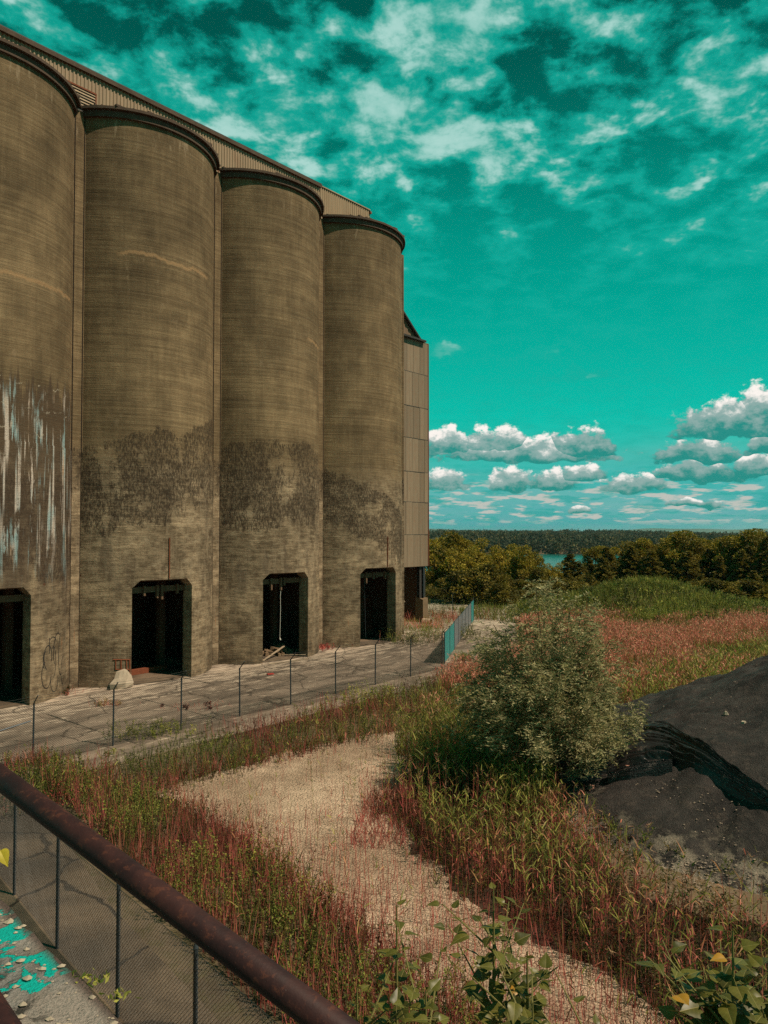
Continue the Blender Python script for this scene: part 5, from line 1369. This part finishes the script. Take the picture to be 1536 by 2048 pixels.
# --- middle distance: field and grassy knoll
field = [(9.5, 74), (14, 70), (40, 70), (52, 74), (62, 100), (60, 128), (-4, 128), (4, 96)]
P = visible(scatter(field, 11)); P = P[~inpoly(P, gpoly([(862, 1214), (930, 1221), (960, 1214), (900, 1201), (862, 1199)]))]
T = Tris(); pz = patchy(P, 9, 2); zk = lambda Q: with_z(Q, knoll_h)
grass(T, zk(P[pz < .62]), .3, .9, .06, DKG + GRN, GRN + YGR, .3); grass(T, zk(P[(pz >= .62)]), .3, .8, .06, RED, PINK + ORG, .3)
stuff(T, 'field_grass', 'rough olive grass between the meadow and the tree line', 'grass', m_reed)
kx = np.linspace(8, 48, 60); ky = np.linspace(62, 100, 50); KX, KY = np.meshgrid(kx, ky, indexing='ij'); KH = knoll_h(KX, KY) - .12
mb = MB(); mb.grid([[(KX[i, j], KY[i, j], KH[i, j]) for j in range(50)] for i in range(60)]); tag(mb.build('grassy_knoll', m_soil, None, True), kind='structure')
P = scatter([(12, 66), (45, 66), (45, 92), (12, 92)], 44); P = P[np.asarray(knoll_h(P[:, 0], P[:, 1])) > .22]; T = Tris(); pz = patchy(P, 3.0, 6)
grass(T, zk(P), .5, 1.1, .045, DKG + GRN, GRN, .3, .3); grass(T, zk(P[pz > .62]), .7, 1.5, .05, GRN, YGR, .3, .2)
P = P[rng.random(len(P)) < .05]; weeds(T, zk(P), .5, 1.3, 12, GRN + YGR[:1] + DKG, DKG, .2, .10)
stuff(T, 'knoll_grass', 'tall dark green grass covering the rounded knoll', 'grass', m_reed)

# --- grey-leaved bush
def bush(name, base, H, Wd, nb_, pal, label, cat, leaf=(.11, .022), per=42, stem_m=None):
    root = empty(name, (base[0], base[1], 0)); tag(root, label, cat)
    st = MB(); T = Tris(); tips = []
    for k in range(nb_):
        a = random.random() * 6.283; sp = math.sqrt(random.random()); zt = H * (1 - .62 * sp ** 2.2) * random.uniform(.58, 1.0)
        p = np.array((.1 * math.cos(a), .1 * math.sin(a), 0)); pts = [p.copy()]
        tgt = np.array((Wd * sp * math.cos(a), Wd * sp * math.sin(a), zt))
        for s in (.35, .7, 1.0):
            q = tgt * s; q[2] = zt * s ** .8; q[:2] *= s ** .35; pts.append(q + np.random.default_rng(k * 7 + int(s * 100)).normal(0, .10, 3) * s)
        if k % 3 == 0: 
            for u_, (a_, b_) in enumerate(zip(pts[:-1], pts[1:])): st.tube(a_, b_, .035 - .009 * u_, 5, .030 - .009 * u_, False)
        pts = np.array(pts); s = rng.uniform(.30, 1.0, per) ** .6 * 3
        i = np.minimum(s.astype(int), 2); f = (s - i)[:, None]; c = pts[i] * (1 - f) + pts[i + 1] * f
        tips.append(c + rng.normal(0, .13, (per, 3)) + rng.normal(0, .10, 3))
    st.build('stems', m_bark, root)
    C = np.concatenate(tips); C = C[C[:, 2] > .25]
    # every tip carries a drooping twig of narrow leaves
    N = len(C); k = 9; out = C.copy(); out[:, 2] = 0; out = unit(out + rng.normal(0, .3, C.shape)); td = unit(out * .8 + rng.normal(0, .4, C.shape) + np.array((0, 0, .25)))
    i = np.repeat(np.arange(N), k); s = np.tile(np.linspace(.1, 1, k), N); L = .34
    B_ = C[i] + td[i] * (s * L)[:, None]; B_[:, 2] -= .18 * s * s
    sd = unit(np.cross(td[i], (0, 0, 1.0)) + 1e-6); sgn = np.where(np.tile(np.arange(k), N) % 2 == 0, 1, -1)[:, None]
    ld = unit(td[i] * .7 + sd * sgn * .7 + rng.normal(0, .25, (len(i), 3)))
    pc = pick(pal, N, .28)[i] * rng.uniform(.75, 1.25, (len(i), 1))
    diamonds(T, B_, ld, leaf[0] * rng.uniform(.6, 1.2, len(i)), leaf[1] * rng.uniform(.8, 1.3, len(i)), pc)
    o = T.build('foliage', m_leaf, root); o['kind'] = 'stuff'
    return root
SIL = [(.29, .262, .118), (.37, .33, .165), (.215, .200, .085), (.47, .415, .225), (.165, .152, .058)]
bx, by = ground_at(1092, 1585)
bush('willow_bush', (bx, by), 7.4, 3.0, 150, SIL, 'large rounded silvery-leaved bush standing beside the black heap', 'bush', (.15, .036), 46)
bush('willow_bush', (bx + .2, by + 1.2), 7.0, 1.6, 14, SIL, 'thin upright shoots rising behind the silvery bush', 'bush', (.12, .026), 22)
bush('willow_bush', (bx + 1.7, by + 1.5), 3.8, 1.4, 26, SIL + YGR[:1], 'lower yellowish part-bush on the heap side of the silvery bush', 'bush', (.12, .028), 34)

# ------------------------------------------------------------------ trees beyond the field
LEAF_D = [(.21, .160, .018), (.27, .205, .024), (.150, .118, .014), (.33, .245, .034)]
LEAF_C = [(.118, .098, .018), (.155, .123, .020), (.086, .075, .015), (.205, .155, .027)]
def decid_mesh(H, Wd, nclump, per, pal, leaf=.30):
    T = Tris(); C = []
    while len(C) < nclump:
        p = rng.uniform(-1, 1, 3)
        if np.linalg.norm(p) < 1 and np.linalg.norm(p) > .35: C.append(p)
    C = np.array(C); C *= np.array((Wd, Wd, H * .44)); C[:, 2] += H * .54
    C[:, :2] *= (1.12 - .35 * (C[:, 2:] / H)); C += rng.normal(0, .25, C.shape)
    i = np.repeat(np.arange(nclump), per); cr = rng.uniform(.55, 1.15, nclump)
    v = rdir(len(i), .2); P = C[i] + v * (cr[i] * rng.uniform(.55, 1.05, len(i)))[:, None] * np.array((1, 1, .72))
    col_ = pick(pal, nclump, .3)[i] * rng.uniform(.7, 1.3, (len(i), 1))
    diamonds(T, P, unit(v + rng.normal(0, .7, v.shape)), leaf * rng.uniform(.6, 1.25, len(i)), leaf * .6, col_)
    return T.mesh('crown', m_tree), C
def trunk_mesh(H, C, r=.16):
    mb = MB(); mb.tube((0, 0, -.3), (.05, 0, H * .35), r, 7, r * .7, False); mb.tube((.05, 0, H * .35), (0, .1, H * .75), r * .7, 6, r * .3, False)
    for c in C[::5]:
        z0 = H * random.uniform(.15, .5); mb.tube((.03, 0, z0), tuple(c * .9 + np.array((0, 0, -.1))), r * .35, 4, r * .12, False)
    return mb.mesh('trunk', m_bark)
def conifer_mesh(H, Wd, pal, thin=1.0):
    T = Tris(); P, Dv, cc = [], [], []
    nl = 26
    for l in range(nl):
        z = H * (.06 + .93 * l / nl); r = Wd * (1 - (l / nl)) ** .85 * random.uniform(.75, 1.1) + .12
        for b in range(random.randint(6, 8)):
            a = random.random() * 6.283; rb = r * random.uniform(.7, 1.12); n = max(5, int(20 * rb / Wd * thin) + 5)
            s = np.linspace(.12, 1, n); q = np.column_stack([rb * s * math.cos(a), rb * s * math.sin(a), z + .30 * rb * np.sin(s * 2.6) - .12 * rb * s])
            for sg in (-1, 0, 1):
                d_ = np.column_stack([np.full(n, math.cos(a + sg * .9)), np.full(n, math.sin(a + sg * .9)), np.full(n, .12)])
                P.append(q + rng.normal(0, .05, q.shape)); Dv.append(unit(d_ + rng.normal(0, .25, d_.shape))); cc.append(np.tile(pick(pal, 1, .35), (n, 1)) * rng.uniform(.75, 1.3, (n, 1)))
    P = np.concatenate(P); Dv = np.concatenate(Dv); cc = np.concatenate(cc)
    diamonds(T, P, Dv, .34 * rng.uniform(.6, 1.2, len(P)), .15, cc)
    mb = MB(); mb.tube((0, 0, -.3), (0, 0, H * .97), .14, 7, .02, False)
    return T.mesh('crown', m_tree), mb.mesh('trunk', m_bark)
PROTO = {}
for k, (H, Wd, nc, per) in enumerate(((8.5, 3.4, 62, 210), (8.0, 2.6, 50, 200), (7.0, 3.2, 52, 200), (5.0, 2.9, 46, 190))):
    cm, C = decid_mesh(H, Wd, nc, per, LEAF_D if k < 3 else LEAF_D[:1] + LEAF_C); PROTO['d%d' % k] = (cm, trunk_mesh(H, C), H)
for k, (H, Wd) in enumerate(((8.5, 2.2), (9.0, 2.7), (7.0, 2.4))):
    cm, tm = conifer_mesh(H, Wd, LEAF_C + LEAF_D[2:3]); PROTO['c%d' % k] = (cm, tm, H)
cm, C = decid_mesh(9.0, 2.5, 60, 200, LEAF_D + LEAF_C, .29); PROTO['e0'] = (cm, trunk_mesh(9.0, C), 9.0)
def tree(kind, px, Y, top, label, wide=1.0, z0=0.0):
    cm, tm, H0 = PROTO[kind]; H = EYE - (top - HZ) / F * Y - z0; s = H / H0
    root = empty({'d': 'broadleaf_tree', 'c': 'conifer_tree', 'e': 'slender_tree'}[kind[0]], ((px - 768) / F * Y, Y, z0), random.random() * 6.28)
    link(bpy.data.objects.new('trunk', tm), root); link(bpy.data.objects.new('crown', cm), root)
    root.scale = (s * wide, s * wide, s); tag(root, label, 'tree', 'trees beyond the field'); return root
TREES = [
 ('e0', 1190, 112, 1088, 'olive tree just right of the small water glimpse', 1.2), ('d1', 1235, 108, 1096, 'rounded olive tree among the middle conifers', 1.1), ('e0', 1340, 112, 1080, 'olive tree filling the dip before the tall ragged one', 1.2),
 ('d0', 1430, 114, 1078, 'rounded olive tree behind the slim tree', 1.0), ('d1', 1520, 110, 1066, 'rounded olive tree behind the tallest right tree', 1.1), ('d2', 1108, 100, 1128, 'small olive tree right below the open water', .9), ('e0', 1280, 105, 1072, 'full olive tree overlapping the slender one', 1.2),
 ('d2', 1010, 106, 1092, 'olive tree filling the gap left of the yellow green one', 1.0), ('d1', 975, 100, 1112, 'middling olive tree behind the broad bush', 1.1), ('d0', 1068, 108, 1104, 'wide olive tree whose top borders the water', .8),
 ('d2', 925, 96, 1098, 'leafy tree in front of the tallest olive one', 1.0), ('c1', 1160, 100, 1124, 'wide low conifer under the water view', 1.7), ('c1', 1205, 98, 1112, 'broad dark conifer left of the slender tree', 1.6),
 ('c0', 1262, 101, 1090, 'pointed dark conifer touching the slender tree', 1.6), ('c1', 1300, 99, 1098, 'broad dark conifer right under the slender tree', 1.6), ('e0', 1318, 108, 1088, 'ragged tree between the slender and tall ones', 1.1),
 ('c1', 1375, 98, 1100, 'broad dark conifer at the foot of the tall ragged tree', 1.6), ('e0', 1385, 106, 1080, 'leafy tree just right of the tall ragged tree', 1.1), ('c1', 1420, 101, 1095, 'dark conifer below the slim tree', 1.6),
 ('e0', 1475, 106, 1075, 'leafy tree between the leaning and tallest right trees', 1.1), ('c1', 1500, 95, 1090, 'broad dark conifer right of the leaning tree', 1.6), ('c1', 1135, 96, 1140, 'low dark conifer beside the shrubs', 1.6),
 ('d0', 905, 104, 1064, 'tall olive tree touching the clad tower edge', 1.0), ('d1', 868, 98, 1082, 'leafy tree half hidden by the tower legs', 1.0),
 ('d2', 945, 108, 1080, 'rounded olive tree right of the tallest one', 1.0), ('d3', 950, 92, 1132, 'broad pale bush before the olive trees', 1.35),
 ('d1', 988, 112, 1097, 'smaller tree stepping down toward the gap', 1.0), ('d2', 1045, 100, 1094, 'yellow green tree standing alone left of the river view', .85),
 ('d3', 1018, 94, 1148, 'low shrub at the foot of the yellow green tree', .9), ('d3', 1085, 97, 1140, 'low rounded tree just under the river view', 1.1),
 ('c2', 1140, 103, 1107, 'small dark conifer at the right end of the near water', 1.5), ('d3', 1120, 93, 1160, 'low dark shrub below the small conifer', 1.1),
 ('c2', 1180, 106, 1118, 'stubby conifer just left of the pair of dark conifers', 1.15), ('c0', 1212, 104, 1092, 'dark pointed conifer left of the tall pair', 1.5),
 ('c1', 1245, 110, 1100, 'dark broad conifer in the middle of the tree line', 1.5), ('e0', 1283, 112, 1076, 'slender tree rising above the dark conifers', .9),
 ('c2', 1262, 96, 1140, 'low spreading conifer behind the knoll top left', 1.5), ('c1', 1325, 106, 1112, 'dark conifer in the dip right of the slender tree', 1.1),
 ('e0', 1362, 104, 1056, 'tall ragged tree with two tips above the horizon', 1.15), ('c0', 1345, 98, 1128, 'conifer in front of the tall ragged tree', 1.2),
 ('c1', 1395, 112, 1108, 'dark conifer right of the tall ragged tree', 1.1), ('e0', 1412, 108, 1072, 'slim tree beside the leaning one', .9),
 ('e0', 1455, 100, 1066, 'leaning thin-crowned tree near the right edge', .95), ('c1', 1438, 97, 1110, 'broad conifer under the leaning tree', 1.2),
 ('e0', 1502, 98, 1052, 'tallest tree close to the right edge', 1.05), ('c0', 1482, 93, 1098, 'dark conifer before the tallest right-hand tree', 1.2),
 ('c1', 1536, 92, 1070, 'dark conifer cut by the right edge', 1.3), ('e0', 1545, 104, 1062, 'tree beyond the conifer at the right edge', 1.0),
 ('c2', 1400, 92, 1150, 'low conifer behind the right slope of the knoll', 1.4), ('c2', 1505, 88, 1140, 'low spreading conifer at the far right', 1.4),
 ('c2', 1330, 93, 1150, 'low conifer just above the knoll crest', 1.2), ('d3', 1170, 96, 1150, 'dark shrub left of the knoll', 1.2), ('d3', 1225, 92, 1160, 'olive shrub against the left shoulder of the knoll', 1.1)]
for kd, px, Y, top, lab, wd in TREES: tree(kd, px, Y, top, lab, wd)
SCRUB = [(1010, 88, 1168, 'low yellow green shrub nearest the far track'), (1062, 90, 1163, 'low shrub right of the track shrub'), (1110, 91, 1170, 'small scrub clump left of the knoll foot'), (1150, 89, 1166, 'yellow green scrub beside the knoll foot'),
         (1420, 90, 1158, 'low scrub right of the knoll crest'), (1455, 88, 1163, 'pale scrub halfway down the knoll right side'), (1490, 87, 1160, 'low scrub before the right-hand conifers'), (1530, 86, 1166, 'scrub at the right edge below the trees'), (890, 92, 1160, 'low shrub under the leafy tree by the tower')]
for px, Y, top, lab in SCRUB:
    o = tree('d3', px, Y, top, lab, random.uniform(1.5, 2.1)); o.name = 'shrub'; o['category'] = 'shrub'; o['group'] = 'low scrub before the trees'
o = tree('d3', 1325, 81, 1150, 'bright yellow green shrub on top of the knoll', .55, 2.1); o.name = 'shrub'

# far wooded shore: one mass of crowns
T = Tris(); N = 5200
a = rng.uniform(R_(-1), R_(31), N); r = 836 + 1500 * rng.random(N) ** 1.5
X, Yc = r * np.sin(a), r * np.cos(a); Z = terrain_h(X, Yc); Hh = rng.uniform(7, 14, N) * (1 + .35 * np.sin(X / 90) * np.sin(Yc / 140)); k = 34
i = np.repeat(np.arange(N), k); v = rdir(len(i), .3)
P = np.column_stack([X, Yc, Z + Hh * .55])[i] + v * (np.column_stack([Hh * .42, Hh * .42, Hh * .46])[i]) * rng.uniform(.7, 1.05, (len(i), 1))
cc = pick([(.040, .052, .030), (.060, .066, .032), (.028, .040, .026), (.095, .080, .030)], N, .3)[i] * rng.uniform(.7, 1.3, (len(i), 1))
diamonds(T, P, unit(v + rng.normal(0, .6, v.shape)), 3.4 * rng.uniform(.7, 1.2, len(i)), 2.3, cc)
stuff(T, 'far_woods', 'wooded far shore across the river', 'woods', m_far)
for (px, py, w, lab) in ((1305, 1076, 9, 'long white building showing in the far woods'), (1148, 1078, 5, 'small white house in the far woods left of the long one')):
    a_, e_ = px_ae(px, py); r = 1500; s = r / F
    x, y = r * math.sin(a_), r * math.cos(a_); z = EYE + r * math.tan(e_)
    h = MB(); h.box(-w * s, w * s, -4, 4, -14, 2.6); h.add([(-w * s, -4.3, 2.6), (w * s, -4.3, 2.6), (w * s, 0, 5), (-w * s, 0, 5), (-w * s, 4.3, 2.6), (w * s, 4.3, 2.6)], [(0, 1, 2, 3), (3, 2, 5, 4)])
    o = h.build('house', m_white); o.location = (x, y, z); tag(o, lab, 'house')

# ------------------------------------------------------------------ poplar saplings close to the camera
m_pop, B = new_mat('poplar_leaf')
tc = B.n('ShaderNodeTexCoord').outputs['Object']; x, y, z = B.sep(tc); rn = B.n('ShaderNodeObjectInfo').outputs['Random']
ay = B.m('ABSOLUTE', y); vein = B.ss(ay, .022, .008)
sv = B.m('ABSOLUTE', B.m('SUBTRACT', B.m('FRACT', B.m('MULTIPLY', B.m('SUBTRACT', x, B.m('MULTIPLY', ay, .75)), 5.0)), .5))
vein = B.m('MAXIMUM', vein, B.m('MULTIPLY', B.ss(sv, .06, .02), .35))
lc = B.mix(B.ss(rn, .15, .85), (0.066, 0.068, 0.013), (0.145, 0.135, 0.025))
lc = B.v('SCALE', lc, None, scale=B.m('MULTIPLY_ADD', B.noise(tc, 4, 4, .6), .7, .65))
lc = B.mix(B.ss(rn, .984, .988), lc, (0.46, 0.24, 0.03))
lc = B.mix(B.m('MULTIPLY', vein, .75), lc, (0.30, 0.25, 0.085))
p = B.pbr(lc, .42, 0, None, .4); t = B.n('ShaderNodeBsdfTranslucent'); B.put(t.inputs[0], B.v('SCALE', lc, None, scale=1.2)); mx = B.n('ShaderNodeMixShader'); mx.inputs[0].default_value = .35
B.t.links.new(p, mx.inputs[1]); B.t.links.new(t.outputs[0], mx.inputs[2]); B.out(mx.outputs[0])
def leaf_mesh(curl, wid):
    # unit-length deltoid blade with a folded midrib and a petiole
    half = [(0, 0), (.02, .20), (.12, .36), (.26, .41), (.42, .37), (.60, .26), (.80, .12), (1.0, 0)]
    mb = MB(); z = lambda x, y: .34 * abs(y) - .55 * y * y - curl * x * x + .03 * math.sin(7 * x) * abs(y) * 3
    half = [(x + (xn - x) * q, y + (yn - y) * q) for (x, y), (xn, yn) in zip(half[:-1], half[1:]) for q in (0, .5)] + [half[-1]]
    for sg in (1, -1):
        g = []
        for k, (x, y) in enumerate(half):
            yy = y * wid * (1 + (.05 if k % 2 else -.03)); g.append([(x, sg * yy * q, z(x, yy * q)) for q in (0, .4, .75, 1.0)])
        mb.grid(g)
    mb.tube((-.55, 0, .10), (0, 0, 0), .018, 4, .016, False)
    return mb.mesh('leaf', m_pop, True)
LEAVES = [leaf_mesh(c, w) for c, w in ((.12, 1.0), (.25, .9), (.05, 1.1), (.38, .95))]
def sapling(px, py, Y, H_leafy, nleaf, label, size=.10, branches=0, lean=(0, 0)):
    x, y, z = (px - 768) / F * Y, Y, EYE - (py - HZ) / F * Y
    root = empty('poplar_sapling', (x + lean[0], y + lean[1], 0)); tag(root, label, 'sapling', 'poplar saplings below the walkway')
    top = np.array((-lean[0], -lean[1], z)); pts = [np.array((0, 0, 0.)), np.array((-lean[0] * .3, -lean[1] * .3, z * .55)), top - np.array((lean[0] * -.1, 0, H_leafy * .5)), top]
    st = MB()
    for k, (a, b) in enumerate(zip(pts[:-1], pts[1:])): st.tube(a, b, .022 - .006 * k, 6, .016 - .006 * k, False)
    axes = [(top - np.array((0, 0, H_leafy)), top, nleaf)]
    for b in range(branches):
        f = random.uniform(.35, .95); s0 = top - np.array((0, 0, H_leafy * f)); a = random.random() * 6.28; L = random.uniform(.22, .5) * (0.5 + f)
        s1 = s0 + np.array((math.cos(a) * L * .75, math.sin(a) * L * .75, L * .75)); st.tube(s0, s1, .007, 5, .003, False); axes.append((s0, s1, int(nleaf * .55)))
    st.build('stem', m_stem, root)
    ang = random.random() * 6
    for (s0, s1, n) in axes:
        for k in range(n):
            f = (k + .5) / n; p = s0 * (1 - f) + s1 * f; ang += 2.4 + random.uniform(-.4, .4)
            sz = size * 1.02 * (1.15 - .55 * f) * random.uniform(.8, 1.2)
            o = link(bpy.data.objects.new('leaf', random.choice(LEAVES)), root)
            dz_ = random.uniform(-.5, .35) + .5 * f
            d_ = np.array((math.cos(ang), math.sin(ang), .35)); d_ /= np.linalg.norm(d_)
            o.location = p + d_ * sz * .55
            o.rotation_euler = (random.uniform(-.6, .6), -dz_ + random.uniform(-.2, .2) , ang); o.scale = (sz, sz, sz)
    return root
sapling(793, 1800, 4.3, .95, 17, 'slim poplar sapling with large leaves left of its twin', .125, 0)
sapling(984, 1765, 4.4, 1.0, 16, 'tallest poplar sapling with spaced leaves in the bottom middle', .105, 7)
sapling(1050, 1890, 4.2, .7, 11, 'bushy poplar shoot at the right of the tallest sapling', .10, 6)
sapling(715, 1960, 4.0, .5, 10, 'low poplar shoot beside the handrail', .095, 5)
sapling(850, 1965, 3.9, .5, 11, 'low poplar shoot between the two saplings', .10, 6)
sapling(1060, 1990, 3.9, .5, 10, 'leafy poplar shoot at the bottom edge, right of the others', .10, 6)
sapling(1185, 2030, 3.9, .4, 7, 'poplar tip just peeping over the bottom edge', .095, 2)
sapling(1455, 1850, 3.7, .9, 16, 'large-leaved poplar sapling in the bottom right corner', .125, 6)
sapling(1525, 1920, 3.6, .7, 12, 'poplar sapling cut by the right edge', .12, 5)
sapling(1440, 1965, 3.6, .5, 11, 'low poplar shoot with yellow leaves in the right corner', .105, 7)
# moss and a stray leaf on the walkway edge
for (px, py, n0, lab) in ((192, 1962, 26, 'small green moss tuft on the walkway edge'), (232, 1992, 30, 'moss tuft beside the nearest fence post foot'), (168, 1952, 14, 'thin moss tuft higher up the walkway edge')):
    x, y = ground_at(px, py, ZP); T = Tris(); P = np.column_stack([rng.normal(0, .025, n0), rng.normal(0, .02, n0), np.zeros(n0)])
    diamonds(T, P, rdir(n0, 1.0), rng.uniform(.015, .04, n0), .012, pick(YGR, n0)); o = T.build('moss_tuft', m_leaf); o.location = (x, y, ZP); tag(o, lab, 'moss', kind='stuff')
x, y = ground_at(8, 1745, ZP); o = link(bpy.data.objects.new('fallen_leaf', LEAVES[3].copy())); o.data.materials.clear(); o.data.materials.append(plain('yellow_leaf', (.34, .27, .02), .5))
o.location = (x - .03, y + .02, ZP + .10); o.rotation_euler = (.5, .7, -.6); o.scale = (.085,) * 3; tag(o, 'yellow green leaf at the left edge of the walkway', 'leaf')

# ------------------------------------------------------------------ air over the valley
m_haze = bpy.data.materials.new('haze'); m_haze.use_nodes = True
H = NB(m_haze.node_tree); vol = H.n('ShaderNodeVolumePrincipled')
vol.inputs['Color'].default_value = (0.62, 0.86, 0.84, 1); vol.inputs['Density'].default_value = 5e-5; vol.inputs['Anisotropy'].default_value = 0.2
ho = H.n('ShaderNodeOutputMaterial'); H.t.links.new(vol.outputs[0], ho.inputs['Volume'])
hz = MB().box(-14500, 14500, -14500, 14500, -25, 44).build('haze', m_haze); tag(hz, kind='stuff')
